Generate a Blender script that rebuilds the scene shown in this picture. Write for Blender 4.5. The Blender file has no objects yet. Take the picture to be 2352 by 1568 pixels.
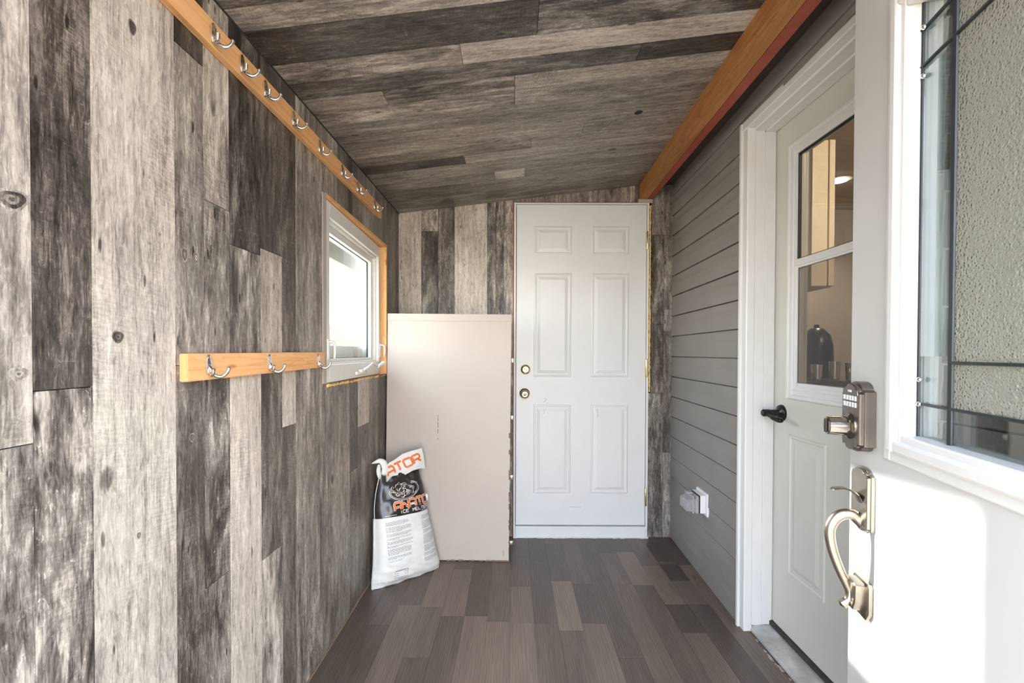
import bpy, bmesh, math, random
from mathutils import Vector, Matrix
from mathutils.bvhtree import BVHTree
random.seed(7)
SC = bpy.context.scene
COL = SC.collection

# ------------------------------------------------------------------ camera
cam_d = bpy.data.cameras.new('camera'); cam_d.sensor_width = 36.0; cam_d.lens = 1045.0*36/2352
cam_d.shift_y = (822.018-784)/2352; cam_d.clip_start = 0.02; cam_d.clip_end = 200
cam = bpy.data.objects.new('camera', cam_d); COL.objects.link(cam)
rgt = Vector((0.999993, 0.0022135, 0.0030055)); dwn = Vector((0.0030323, -0.0121682, -0.9999214)); fwd = Vector((-0.0021768, 0.9999235, -0.0121748))
cam.matrix_world = Matrix(((rgt.x, -dwn.x, -fwd.x, 0), (rgt.y, -dwn.y, -fwd.y, 0), (rgt.z, -dwn.z, -fwd.z, 1.15), (0, 0, 0, 1)))
SC.camera = cam
# ------------------------------------------------------------------ world, sun, exposure
SC.view_settings.view_transform = 'Standard'; SC.view_settings.look = 'None'
SC.view_settings.gamma = 1.0; SC.view_settings.use_curve_mapping = False
SC.view_settings.exposure = 3.32
wd = bpy.data.worlds.new('sky'); SC.world = wd; wd.use_nodes = True
wn = wd.node_tree; bg = wn.nodes['Background']
tc = wn.nodes.new('ShaderNodeTexCoord'); sx = wn.nodes.new('ShaderNodeSeparateXYZ'); cr = wn.nodes.new('ShaderNodeValToRGB')
wn.links.new(tc.outputs['Generated'], sx.inputs[0]); wn.links.new(sx.outputs['Z'], cr.inputs[0]); wn.links.new(cr.outputs[0], bg.inputs[0])
cr.color_ramp.elements[0].position = 0.0; cr.color_ramp.elements[0].color = (1.0, 0.93, 0.83, 1)
cr.color_ramp.elements[1].position = 0.6; cr.color_ramp.elements[1].color = (0.66, 0.80, 1.0, 1)
e = cr.color_ramp.elements.new(0.14); e.color = (0.90, 0.94, 1.0, 1)
bg.inputs[1].default_value = 1.55
sun_d = bpy.data.lights.new('sun', 'SUN'); sun_d.energy = 1.5; sun_d.angle = math.radians(0.9); sun_d.color = (1.0, 0.95, 0.88)
sun = bpy.data.objects.new('sun', sun_d); COL.objects.link(sun)
sun.rotation_euler = Vector((1.396, -1.20, -0.615)).to_track_quat('-Z', 'Y').to_euler()
sun.location = (-6, 6, 5)
SC.cycles.use_denoising = True
SC.cycles.max_bounces = 7; SC.cycles.diffuse_bounces = 5; SC.cycles.glossy_bounces = 3; SC.cycles.transmission_bounces = 5; SC.cycles.transparent_max_bounces = 12
SC.cycles.use_adaptive_sampling = True; SC.cycles.adaptive_threshold = 0.03; SC.cycles.adaptive_min_samples = 16
SC.cycles.caustics_reflective = False; SC.cycles.caustics_refractive = False
SC.cycles.sample_clamp_indirect = 6.0

# ------------------------------------------------------------------ material helpers
def nt(name):
    m = bpy.data.materials.new(name); m.use_nodes = True
    t = m.node_tree; b = t.nodes['Principled BSDF']
    return m, t, b
def N(t, kind, **kw):
    n = t.nodes.new(kind)
    for k, v in kw.items(): setattr(n, k, v)
    return n
def math_n(t, op, a, b=None, c=None, clamp=False):
    n = t.nodes.new('ShaderNodeMath'); n.operation = op; n.use_clamp = clamp
    for i, v in enumerate((a, b, c)):
        if v is None: continue
        if isinstance(v, (int, float)): n.inputs[i].default_value = v
        else: t.links.new(v, n.inputs[i])
    return n.outputs[0]
def ramp(t, fac, stops):
    r = t.nodes.new('ShaderNodeValToRGB'); t.links.new(fac, r.inputs[0])
    els = r.color_ramp.elements
    while len(els) < len(stops): els.new(0.5)
    for e_, (p, c) in zip(els, stops):
        e_.position = p; e_.color = (*c, 1)
    return r.outputs[0]
def mapping(t, src, scale, loc=(0, 0, 0), rot=(0, 0, 0)):
    m = t.nodes.new('ShaderNodeMapping'); t.links.new(src, m.inputs[0])
    m.inputs['Scale'].default_value = scale; m.inputs['Location'].default_value = loc; m.inputs['Rotation'].default_value = rot
    return m.outputs[0]
def noise(t, vec, scale=1.0, detail=4, rough=0.6, dist=0.0):
    n = t.nodes.new('ShaderNodeTexNoise'); t.links.new(vec, n.inputs['Vector'])
    n.inputs['Scale'].default_value = scale; n.inputs['Detail'].default_value = detail
    n.inputs['Roughness'].default_value = rough; n.inputs['Distortion'].default_value = dist
    return n.outputs['Fac']
def bump(t, b, h, strength=0.3, dist=0.002):
    n = t.nodes.new('ShaderNodeBump'); n.inputs['Strength'].default_value = strength; n.inputs['Distance'].default_value = dist
    t.links.new(h, n.inputs['Height']); t.links.new(n.outputs[0], b.inputs['Normal'])
def mixc(t, fac, a, b, mode='MIX'):
    n = t.nodes.new('ShaderNodeMix'); n.data_type = 'RGBA'; n.blend_type = mode
    if isinstance(fac, (int, float)): n.inputs[0].default_value = fac
    else: t.links.new(fac, n.inputs[0])
    for i, v in ((6, a), (7, b)):
        if isinstance(v, tuple): n.inputs[i].default_value = (*v, 1)
        else: t.links.new(v, n.inputs[i])
    return n.outputs[2]
def simple(name, col, rough=0.5, metal=0.0, var=0.06, scale=18.0, bmp=0.0, spec=0.5):
    """painted / plastic / metal surface with a faint procedural unevenness"""
    m, t, b = nt(name)
    co = t.nodes.new('ShaderNodeTexCoord').outputs['Object']
    n1 = noise(t, mapping(t, co, (scale, scale, scale)), 1.0, 5, 0.6)
    lo = tuple(max(0, c*(1-var)) for c in col); hi = tuple(min(1, c*(1+var)) for c in col)
    c = ramp(t, n1, [(0.3, lo), (0.7, hi)])
    t.links.new(c, b.inputs['Base Color'])
    b.inputs['Roughness'].default_value = rough; b.inputs['Metallic'].default_value = metal
    b.inputs['Specular IOR Level'].default_value = spec
    if bmp: bump(t, b, n1, bmp, 0.003)
    return m

def plank_material():
    """weathered printed planks; UV in metres (u across, v along), colour attribute Tone = lightness, contrast, warmth"""
    m, t, b = nt('weathered_plank_print')
    uv = N(t, 'ShaderNodeUVMap', uv_map='UVMap').outputs[0]
    at = N(t, 'ShaderNodeAttribute', attribute_name='Tone')
    sp = t.nodes.new('ShaderNodeSeparateColor'); t.links.new(at.outputs['Color'], sp.inputs[0])
    L, Cn, Wm = sp.outputs[0], sp.outputs[1], sp.outputs[2]
    big = noise(t, mapping(t, uv, (9, 2.6, 1)), 1.0, 5, 0.62, 0.6)
    mid = noise(t, mapping(t, uv, (34, 7, 1)), 1.0, 4, 0.7, 0.8)
    fine = noise(t, mapping(t, uv, (300, 14, 1)), 1.0, 2, 0.7, 0.2)
    fine2 = noise(t, mapping(t, uv, (120, 30, 1)), 1.0, 3, 0.75, 1.2)
    wav = N(t, 'ShaderNodeTexWave', wave_type='BANDS', bands_direction='X')
    t.links.new(mapping(t, uv, (10, 1.3, 1), rot=(0, 0, 0.02)), wav.inputs['Vector'])
    wav.inputs['Scale'].default_value = 1.0; wav.inputs['Distortion'].default_value = 9.0; wav.inputs['Detail'].default_value = 3.0
    wav.inputs['Detail Scale'].default_value = 0.8
    # saw marks across the plank, in patches
    saw = N(t, 'ShaderNodeTexWave', wave_type='BANDS', bands_direction='Y')
    t.links.new(mapping(t, uv, (14, 34, 1), rot=(0, 0, 0.35)), saw.inputs['Vector'])
    saw.inputs['Scale'].default_value = 1.0; saw.inputs['Distortion'].default_value = 14.0; saw.inputs['Detail'].default_value = 4.0; saw.inputs['Detail Roughness'].default_value = 0.8
    patch = noise(t, mapping(t, uv, (5, 2.2, 1), loc=(4, 9, 0)), 1.0, 3, 0.5)
    patchm = math_n(t, 'MULTIPLY', math_n(t, 'SUBTRACT', patch, 0.5), 6.0, clamp=True)
    # lightness
    v = L
    v = math_n(t, 'ADD', v, math_n(t, 'MULTIPLY', math_n(t, 'MULTIPLY', math_n(t, 'SUBTRACT', big, 0.5), 2.9), Cn))
    v = math_n(t, 'ADD', v, math_n(t, 'MULTIPLY', math_n(t, 'MULTIPLY', math_n(t, 'SUBTRACT', mid, 0.5), 1.9), Cn))
    v = math_n(t, 'ADD', v, math_n(t, 'MULTIPLY', math_n(t, 'SUBTRACT', fine, 0.5), 0.34))
    v = math_n(t, 'ADD', v, math_n(t, 'MULTIPLY', math_n(t, 'SUBTRACT', fine2, 0.5), 0.66))
    v = math_n(t, 'ADD', v, math_n(t, 'MULTIPLY', math_n(t, 'SUBTRACT', wav.outputs['Fac'], 0.5), 0.05))
    v = math_n(t, 'ADD', v, math_n(t, 'MULTIPLY', math_n(t, 'MULTIPLY', math_n(t, 'SUBTRACT', saw.outputs['Fac'], 0.5), 0.10), patchm))
    # pale flecks of old whitewash where the plank is dark and mottled
    fl = noise(t, mapping(t, uv, (85, 42, 1), loc=(7, 3, 0)), 1.0, 3, 0.8, 0.6)
    flm = math_n(t, 'MULTIPLY', math_n(t, 'SUBTRACT', fl, 0.60), 7.0, clamp=True)
    v = math_n(t, 'ADD', v, math_n(t, 'MULTIPLY', math_n(t, 'MULTIPLY', flm, Cn), 0.55))
    # thin wavy grain lines
    gr = noise(t, mapping(t, uv, (30, 2.0, 1), loc=(3, 8, 0)), 1.0, 3, 0.55, 1.0)
    grl = math_n(t, 'SUBTRACT', 1.0, math_n(t, 'MULTIPLY', math_n(t, 'ABSOLUTE', math_n(t, 'SUBTRACT', gr, 0.5)), 26.0), clamp=True)
    gr2 = noise(t, mapping(t, uv, (55, 3.0, 1), loc=(9, 1, 0)), 1.0, 2, 0.5, 0.6)
    grl2 = math_n(t, 'SUBTRACT', 1.0, math_n(t, 'MULTIPLY', math_n(t, 'ABSOLUTE', math_n(t, 'SUBTRACT', gr2, 0.42)), 30.0), clamp=True)
    v = math_n(t, 'SUBTRACT', v, math_n(t, 'MULTIPLY', grl, 0.10))
    v = math_n(t, 'SUBTRACT', v, math_n(t, 'MULTIPLY', grl2, 0.09))
    # worm holes and nail specks
    wv = N(t, 'ShaderNodeTexVoronoi', feature='F1'); t.links.new(mapping(t, uv, (42, 11, 1)), wv.inputs['Vector']); wv.inputs['Scale'].default_value = 1.0
    wsp = t.nodes.new('ShaderNodeSeparateColor'); t.links.new(wv.outputs['Color'], wsp.inputs[0])
    wr = math_n(t, 'MULTIPLY', math_n(t, 'SUBTRACT', wsp.outputs[0], 0.55), 0.45, clamp=True)
    wm = math_n(t, 'MULTIPLY', math_n(t, 'SUBTRACT', wr, wv.outputs['Distance']), 14.0, clamp=True)
    v = math_n(t, 'SUBTRACT', v, math_n(t, 'MULTIPLY', wm, 0.38))
    # pale cross scratches on the darker boards
    sc_ = noise(t, mapping(t, uv, (16, 150, 1), rot=(0, 0, 0.5), loc=(2, 2, 0)), 1.0, 3, 0.6, 0.3)
    scm = math_n(t, 'MULTIPLY', math_n(t, 'MULTIPLY', math_n(t, 'SUBTRACT', sc_, 0.64), 9.0, clamp=True), math_n(t, 'SUBTRACT', 0.75, L, clamp=True))
    v = math_n(t, 'ADD', v, math_n(t, 'MULTIPLY', scm, 0.42))
    # short dark cracks
    ck = noise(t, mapping(t, uv, (70, 9, 1), loc=(1, 5, 0)), 1.0, 4, 0.75, 0.5)
    ckm = math_n(t, 'MULTIPLY', math_n(t, 'SUBTRACT', ck, 0.655), 14.0, clamp=True)
    v = math_n(t, 'SUBTRACT', v, math_n(t, 'MULTIPLY', ckm, 0.34))
    # knots
    vor = N(t, 'ShaderNodeTexVoronoi', feature='F1'); t.links.new(mapping(t, uv, (5.0, 2.9, 1)), vor.inputs['Vector'])
    vor.inputs['Scale'].default_value = 1.0; vor.inputs['Randomness'].default_value = 1.0
    wob = math_n(t, 'ADD', vor.outputs['Distance'], math_n(t, 'MULTIPLY', math_n(t, 'SUBTRACT', mid, 0.5), 0.05))
    kn = math_n(t, 'MULTIPLY', math_n(t, 'SUBTRACT', 0.075, wob), 28.0, clamp=True)
    v = math_n(t, 'SUBTRACT', v, math_n(t, 'MULTIPLY', kn, 0.34), clamp=True)
    col = ramp(t, v, [(0.0, (0.024, 0.020, 0.018)), (0.25, (0.088, 0.076, 0.068)), (0.5, (0.245, 0.220, 0.197)), (0.75, (0.53, 0.487, 0.432)), (1.0, (0.80, 0.757, 0.685))])
    warm = mixc(t, Wm, (0.99, 0.99, 1.00), (1.05, 0.985, 0.935))
    col = mixc(t, 1.0, col, warm, 'MULTIPLY')
    # greenish grey washes
    gm = noise(t, mapping(t, uv, (6, 2, 1), loc=(11, 2, 0)), 1.0, 3, 0.5)
    gmm = math_n(t, 'MULTIPLY', math_n(t, 'SUBTRACT', gm, 0.55), 4.0, clamp=True)
    col = mixc(t, math_n(t, 'MULTIPLY', gmm, 0.45), col, (0.90, 1.0, 0.90), 'MULTIPLY')
    t.links.new(col, b.inputs['Base Color'])
    b.inputs['Roughness'].default_value = 0.42; b.inputs['Specular IOR Level'].default_value = 0.35
    bump(t, b, fine2, 0.15, 0.0012)
    return m

def floor_material():
    m, t, b = nt('grey_brown_laminate')
    uv = N(t, 'ShaderNodeUVMap', uv_map='UVMap').outputs[0]
    at = N(t, 'ShaderNodeAttribute', attribute_name='Tone')
    sp = t.nodes.new('ShaderNodeSeparateColor'); t.links.new(at.outputs['Color'], sp.inputs[0])
    big = noise(t, mapping(t, uv, (14, 2.0, 1)), 1.0, 4, 0.6, 1.0)
    fine = noise(t, mapping(t, uv, (260, 7, 1)), 1.0, 4, 0.7, 0.3)
    wav = N(t, 'ShaderNodeTexWave', wave_type='BANDS', bands_direction='X')
    t.links.new(mapping(t, uv, (30, 2.2, 1)), wav.inputs['Vector']); wav.inputs['Scale'].default_value = 1.0
    wav.inputs['Distortion'].default_value = 10.0; wav.inputs['Detail'].default_value = 2.5; wav.inputs['Detail Scale'].default_value = 0.7
    v = math_n(t, 'ADD', sp.outputs[0], math_n(t, 'MULTIPLY', math_n(t, 'SUBTRACT', big, 0.5), 0.40))
    v = math_n(t, 'ADD', v, math_n(t, 'MULTIPLY', math_n(t, 'SUBTRACT', fine, 0.5), 0.60))
    v = math_n(t, 'ADD', v, math_n(t, 'MULTIPLY', math_n(t, 'SUBTRACT', wav.outputs['Fac'], 0.5), 0.10), clamp=True)
    col = ramp(t, v, [(0.0, (0.036, 0.028, 0.025)), (0.35, (0.105, 0.080, 0.066)), (0.65, (0.205, 0.155, 0.122)), (1.0, (0.36, 0.27, 0.20))])
    # dusty scuffs
    du = noise(t, mapping(t, uv, (3, 3, 1), loc=(5, 5, 0)), 1.0, 6, 0.7, 1.5)
    dm = math_n(t, 'MULTIPLY', math_n(t, 'SUBTRACT', du, 0.56), 2.2, clamp=True)
    col = mixc(t, math_n(t, 'MULTIPLY', dm, 0.30), col, (0.20, 0.19, 0.19))
    t.links.new(col, b.inputs['Base Color'])
    r = math_n(t, 'ADD', 0.30, math_n(t, 'MULTIPLY', big, 0.2)); t.links.new(r, b.inputs['Roughness'])
    b.inputs['Specular IOR Level'].default_value = 0.45
    bump(t, b, fine, 0.10, 0.001)
    return m

def wood_material(name, cols, axis, rough=0.55, ring=1.0):
    """sawn softwood, grain along axis 0/1/2 of the object"""
    m, t, b = nt(name)
    co = t.nodes.new('ShaderNodeTexCoord').outputs['Object']
    s = [42, 42, 42]; s[axis] = 1.8
    s2 = [9, 9, 9]; s2[axis] = 0.9
    s3 = [260, 260, 260]; s3[axis] = 6
    a = noise(t, mapping(t, co, s), 1.0, 4, 0.6, 0.9)
    w = noise(t, mapping(t, co, s2), 1.0, 3, 0.5, 2.0)
    f = noise(t, mapping(t, co, s3), 1.0, 3, 0.6)
    rings = math_n(t, 'FRACT', math_n(t, 'MULTIPLY', w, 9.0*ring))
    rr = math_n(t, 'POWER', rings, 3.0)
    v = math_n(t, 'ADD', math_n(t, 'MULTIPLY', a, 0.62), math_n(t, 'MULTIPLY', f, 0.18))
    v = math_n(t, 'ADD', v, math_n(t, 'MULTIPLY', rr, -0.16))
    s4 = [13, 13, 13]; s4[axis] = 5.0
    vor = N(t, 'ShaderNodeTexVoronoi', feature='F1'); t.links.new(mapping(t, co, s4), vor.inputs['Vector']); vor.inputs['Scale'].default_value = 1.0
    kn = math_n(t, 'MULTIPLY', math_n(t, 'SUBTRACT', 0.12, vor.outputs['Distance']), 14.0, clamp=True)
    v = math_n(t, 'SUBTRACT', math_n(t, 'ADD', v, 0.14), math_n(t, 'MULTIPLY', kn, 0.35), clamp=True)
    t.links.new(ramp(t, v, [(0.1, cols[0]), (0.45, cols[1]), (0.8, cols[2])]), b.inputs['Base Color'])
    b.inputs['Roughness'].default_value = rough; b.inputs['Specular IOR Level'].default_value = 0.3
    bump(t, b, f, 0.15, 0.001)
    return m

def thin_glass(name, tint=(0.93, 0.96, 0.95), refl=1.0):
    m, t, b = nt(name); t.nodes.remove(b)
    out = [n for n in t.nodes if n.type == 'OUTPUT_MATERIAL'][0]
    tr = t.nodes.new('ShaderNodeBsdfTransparent'); tr.inputs[0].default_value = (*tint, 1)
    gl = t.nodes.new('ShaderNodeBsdfGlossy'); gl.inputs['Roughness'].default_value = 0.01
    lwt = t.nodes.new('ShaderNodeLayerWeight'); lwt.inputs[0].default_value = 0.5
    schlick = math_n(t, 'ADD', 0.045, math_n(t, 'MULTIPLY', math_n(t, 'POWER', lwt.outputs['Facing'], 5.0), 0.95))
    co = t.nodes.new('ShaderNodeTexCoord').outputs['Object']
    n1 = noise(t, mapping(t, co, (4, 4, 4)), 1.0, 2, 0.5)
    bp = t.nodes.new('ShaderNodeBump'); bp.inputs['Strength'].default_value = 0.03; bp.inputs['Distance'].default_value = 0.002
    t.links.new(n1, bp.inputs['Height']); t.links.new(bp.outputs[0], gl.inputs['Normal'])
    mx = t.nodes.new('ShaderNodeMixShader'); t.links.new(math_n(t, 'MULTIPLY', schlick, refl, clamp=True), mx.inputs[0])
    t.links.new(tr.outputs[0], mx.inputs[1]); t.links.new(gl.outputs[0], mx.inputs[2]); t.links.new(mx.outputs[0], out.inputs[0])
    return m

def hammered_glass():
    m, t, b = nt('hammered_glass'); t.nodes.remove(b)
    out = [n for n in t.nodes if n.type == 'OUTPUT_MATERIAL'][0]
    co = t.nodes.new('ShaderNodeTexCoord').outputs['Object']
    vo = N(t, 'ShaderNodeTexVoronoi', feature='SMOOTH_F1'); t.links.new(mapping(t, co, (260, 260, 260)), vo.inputs['Vector']); vo.inputs['Scale'].default_value = 1.0
    no = noise(t, mapping(t, co, (95, 95, 95)), 1.0, 3, 0.6, 0.5)
    h = math_n(t, 'ADD', vo.outputs['Distance'], math_n(t, 'MULTIPLY', no, 0.8))
    bp = t.nodes.new('ShaderNodeBump'); bp.inputs['Strength'].default_value = 1.0; bp.inputs['Distance'].default_value = 0.0017
    t.links.new(h, bp.inputs['Height'])
    rf = t.nodes.new('ShaderNodeBsdfRefraction'); rf.inputs['Roughness'].default_value = 0.25; rf.inputs['IOR'].default_value = 1.25; rf.inputs[0].default_value = (0.82, 0.88, 0.85, 1)
    gl = t.nodes.new('ShaderNodeBsdfGlossy'); gl.inputs['Roughness'].default_value = 0.10
    df = t.nodes.new('ShaderNodeBsdfDiffuse'); df.inputs[0].default_value = (0.56, 0.56, 0.47, 1)
    for s in (rf, gl, df): t.links.new(bp.outputs[0], s.inputs['Normal'])
    fr = t.nodes.new('ShaderNodeFresnel'); fr.inputs[0].default_value = 1.5; t.links.new(bp.outputs[0], fr.inputs['Normal'])
    m1 = t.nodes.new('ShaderNodeMixShader'); m1.inputs[0].default_value = 0.45
    t.links.new(rf.outputs[0], m1.inputs[1]); t.links.new(df.outputs[0], m1.inputs[2])
    m2 = t.nodes.new('ShaderNodeMixShader'); t.links.new(math_n(t, 'ADD', math_n(t, 'MULTIPLY', fr.outputs[0], 0.9), 0.03, clamp=True), m2.inputs[0])
    t.links.new(m1.outputs[0], m2.inputs[1]); t.links.new(gl.outputs[0], m2.inputs[2]); t.links.new(m2.outputs[0], out.inputs[0])
    return m

M = {}
M['plank'] = plank_material()
M['floor'] = floor_material()
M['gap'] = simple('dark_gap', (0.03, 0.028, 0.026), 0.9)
M['pine'] = wood_material('pine_board', ((0.46, 0.19, 0.07), (0.76, 0.40, 0.17), (0.88, 0.54, 0.27)), 1)
M['pine_v'] = wood_material('pine_upright', ((0.40, 0.17, 0.06), (0.70, 0.38, 0.15), (0.84, 0.52, 0.25)), 2)
M['beam'] = wood_material('stained_fir', ((0.13, 0.048, 0.016), (0.34, 0.138, 0.045), (0.50, 0.245, 0.09)), 1, ring=1.6)
M['redpaint'] = simple('dull_red_stain', (0.30, 0.062, 0.034), 0.6, var=0.15, scale=9)
M['door_white'] = simple('white_door_paint', (0.74, 0.745, 0.75), 0.38, var=0.02, scale=6)
M['trim_white'] = simple('white_trim_paint', (0.70, 0.70, 0.695), 0.35, var=0.03, scale=10)
M['vinyl'] = simple('white_vinyl', (0.74, 0.72, 0.69), 0.4, var=0.04, scale=10)
M['cream_door'] = simple('pale_grey_door_paint', (0.60, 0.595, 0.55), 0.42, var=0.02, scale=6)
M['entry_white'] = simple('entry_door_paint', (0.585, 0.58, 0.57), 0.4, var=0.015, scale=5)
M['board'] = simple('beige_painted_board', (0.50, 0.432, 0.375), 0.5, var=0.03, scale=5)
M['edge_brown'] = simple('raw_fibreboard_edge', (0.25, 0.16, 0.11), 0.9, var=0.3, scale=60, bmp=0.6)
M['siding'] = simple('taupe_vinyl_siding', (0.25, 0.232, 0.218), 0.5, var=0.06, scale=5)
M['foam'] = simple('yellow_spray_foam', (0.80, 0.52, 0.14), 0.8, var=0.25, scale=55, bmp=0.8)
M['nickel'] = simple('antique_nickel', (0.42, 0.375, 0.32), 0.30, 1.0, var=0.12, scale=20)
M['pewter'] = simple('dark_pewter', (0.20, 0.175, 0.155), 0.32, 0.85, var=0.12, scale=22)
M['chrome'] = simple('bright_chrome', (0.78, 0.78, 0.78), 0.12, 1.0, var=0.03)
M['brass'] = simple('polished_brass', (0.83, 0.68, 0.36), 0.18, 1.0, var=0.06)
M['black_metal'] = simple('oil_rubbed_bronze', (0.022, 0.02, 0.022), 0.28, 0.6, var=0.2)
M['lead'] = simple('dark_lead_came', (0.045, 0.05, 0.055), 0.45, 0.6)
M['rubber'] = simple('black_seal', (0.02, 0.02, 0.022), 0.7)
M['alu'] = simple('worn_aluminium_sill', (0.50, 0.49, 0.47), 0.45, 0.25, var=0.30, scale=14)
M['dirt'] = simple('dark_gap_fill', (0.05, 0.042, 0.036), 0.95, var=0.4, scale=40)  # near-black for the shaded gap under the house door
M['plastic_w'] = simple('white_plastic', (0.76, 0.76, 0.78), 0.35, var=0.02)
M['bag_white'] = simple('woven_poly_white', (0.74, 0.735, 0.71), 0.42, var=0.06, scale=25, bmp=0.25)
M['bag_black'] = simple('woven_poly_black', (0.022, 0.018, 0.017), 0.3, var=0.3, scale=20, bmp=0.25)
M['ink_orange'] = simple('orange_print', (0.78, 0.17, 0.035), 0.45)
M['ink_white'] = simple('white_print', (0.75, 0.75, 0.74), 0.45)
M['ink_grey'] = simple('grey_print', (0.20, 0.20, 0.21), 0.6)
M['glass'] = thin_glass('clear_pane')
M['glass_border'] = thin_glass('bevelled_border_glass', (0.90, 0.95, 0.96), 2.4)
M['glass_dim'] = thin_glass('house_door_pane', (0.80, 0.80, 0.78), 1.3)
M['hammered'] = hammered_glass()
M['wall_int'] = simple('taupe_room_paint', (0.42, 0.37, 0.32), 0.8, var=0.03)
M['cab'] = simple('cream_cabinet', (0.68, 0.60, 0.48), 0.5)
M['soffit'] = simple('soffit_panel', (0.36, 0.35, 0.31), 0.6)
M['dark_soffit'] = simple('shaded_soffit', (0.055, 0.042, 0.035), 0.6)  # shade above the gap is put into this colour
M['grass'] = simple('winter_lawn', (0.56, 0.44, 0.31), 0.9, var=0.2, scale=2)
M['hedge'] = simple('grey_green_slope', (0.085, 0.080, 0.050), 0.9, var=0.25, scale=1.5)
M['leaf'] = simple('dry_leaf_brown', (0.28, 0.13, 0.06), 0.8, var=0.3, scale=80)
# clear ribbed plastic of the outlet cover
def smoky():
    m, t, b = nt('clear_cover_plastic'); t.nodes.remove(b)
    out = [n for n in t.nodes if n.type == 'OUTPUT_MATERIAL'][0]
    co = t.nodes.new('ShaderNodeTexCoord').outputs['Object']
    n1 = noise(t, mapping(t, co, (30, 30, 30)), 1.0, 3, 0.5)
    tr = t.nodes.new('ShaderNodeBsdfTransparent'); tr.inputs[0].default_value = (0.9, 0.9, 0.92, 1)
    gl = t.nodes.new('ShaderNodeBsdfGlossy'); gl.inputs['Roughness'].default_value = 0.12
    df = t.nodes.new('ShaderNodeBsdfDiffuse'); t.links.new(ramp(t, n1, [(0.3, (0.5, 0.5, 0.52)), (0.7, (0.7, 0.7, 0.72))]), df.inputs[0])
    a = t.nodes.new('ShaderNodeMixShader'); a.inputs[0].default_value = 0.42; t.links.new(tr.outputs[0], a.inputs[1]); t.links.new(df.outputs[0], a.inputs[2])
    c = t.nodes.new('ShaderNodeMixShader'); c.inputs[0].default_value = 0.12; t.links.new(a.outputs[0], c.inputs[1]); t.links.new(gl.outputs[0], c.inputs[2])
    t.links.new(c.outputs[0], out.inputs[0]); return m
M['smoky'] = smoky()
# insect screen: fine dark mesh
def screen_mat():
    m, t, b = nt('insect_screen'); t.nodes.remove(b)
    out = [n for n in t.nodes if n.type == 'OUTPUT_MATERIAL'][0]
    tr = t.nodes.new('ShaderNodeBsdfTransparent'); tr.inputs[0].default_value = (1, 1, 1, 1)
    df = t.nodes.new('ShaderNodeBsdfDiffuse'); df.inputs[0].default_value = (0.10, 0.10, 0.11, 1)
    a = t.nodes.new('ShaderNodeMixShader'); a.inputs[0].default_value = 0.42; t.links.new(tr.outputs[0], a.inputs[1]); t.links.new(df.outputs[0], a.inputs[2])
    t.links.new(a.outputs[0], out.inputs[0]); return m
M['screen'] = screen_mat()
def emit(name, col, s):
    m, t, b = nt(name); b.inputs['Base Color'].default_value = (*col, 1)
    b.inputs['Emission Color'].default_value = (*col, 1); b.inputs['Emission Strength'].default_value = s
    return m
M['lamp'] = emit('lamp_lens', (1.0, 0.86, 0.66), 9.0)

# ------------------------------------------------------------------ object helpers
def thing(name, label=None, cat=None, loc=(0, 0, 0), rotz=0.0, group=None, kind=None):
    o = bpy.data.objects.new(name, None); COL.objects.link(o)
    o.location = loc; o.rotation_euler = (0, 0, rotz); o.empty_display_size = 0.1
    o['_m'] = 1; del o['_m']
    tag(o, label, cat, group, kind); return o
def tag(o, label=None, cat=None, group=None, kind=None):
    if label: o['label'] = label
    if cat: o['category'] = cat
    if group: o['group'] = group
    if kind: o['kind'] = kind
    return o
def basis(o):
    mats = []
    while o is not None:
        mats.append(Matrix.LocRotScale(o.location, o.rotation_euler, o.scale)); o = o.parent
    r = Matrix.Identity(4)
    for m_ in reversed(mats): r = r @ m_
    return r
def obj(name, bm, mat, parent=None, smooth=None, space=None, keep=False):
    """link bm as one mesh object; vertices are in world coordinates (or in `space`) and stored relative to the parent"""
    if space is not None: bmesh.ops.transform(bm, matrix=space, verts=bm.verts)
    if parent is not None: bmesh.ops.transform(bm, matrix=basis(parent).inverted(), verts=bm.verts)
    if not keep: bmesh.ops.recalc_face_normals(bm, faces=bm.faces)
    me = bpy.data.meshes.new(name); 
    if parent is None:
        # put the origin at the foot of the mesh
        xs = [v.co for v in bm.verts]
        c = Vector((sum(v.x for v in xs)/len(xs), sum(v.y for v in xs)/len(xs), min(v.z for v in xs)))
        bmesh.ops.translate(bm, vec=-c, verts=bm.verts)
    bm.to_mesh(me); bm.free()
    o = bpy.data.objects.new(name, me); COL.objects.link(o)
    mats = mat if isinstance(mat, (list, tuple)) else [mat]
    for m_ in mats: me.materials.append(m_)
    if parent is not None: o.parent = parent
    else: o.location = c
    if smooth:
        for p in me.polygons: p.use_smooth = True
        if smooth is not True:
            me.set_sharp_from_angle(angle=math.radians(smooth))
    return o
def box(bm, x0, x1, y0, y1, z0, z1, bev=0.0, mi=0, mat=None):
    b2 = bmesh.new(); bmesh.ops.create_cube(b2, size=1.0)
    bmesh.ops.scale(b2, vec=(x1-x0, y1-y0, z1-z0), verts=b2.verts)
    bmesh.ops.translate(b2, vec=((x0+x1)/2, (y0+y1)/2, (z0+z1)/2), verts=b2.verts)
    if bev: bmesh.ops.bevel(b2, geom=b2.edges[:], offset=min(bev, abs(x1-x0)/2.2, abs(y1-y0)/2.2, abs(z1-z0)/2.2), segments=2, profile=0.5, affect='EDGES')
    for f in b2.faces: f.material_index = mi
    if mat is not None: bmesh.ops.transform(b2, matrix=mat, verts=b2.verts)
    merge(bm, b2)
def merge(bm, b2):
    me = bpy.data.meshes.new('tmp'); b2.to_mesh(me); b2.free(); bm.from_mesh(me); bpy.data.meshes.remove(me)
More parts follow.
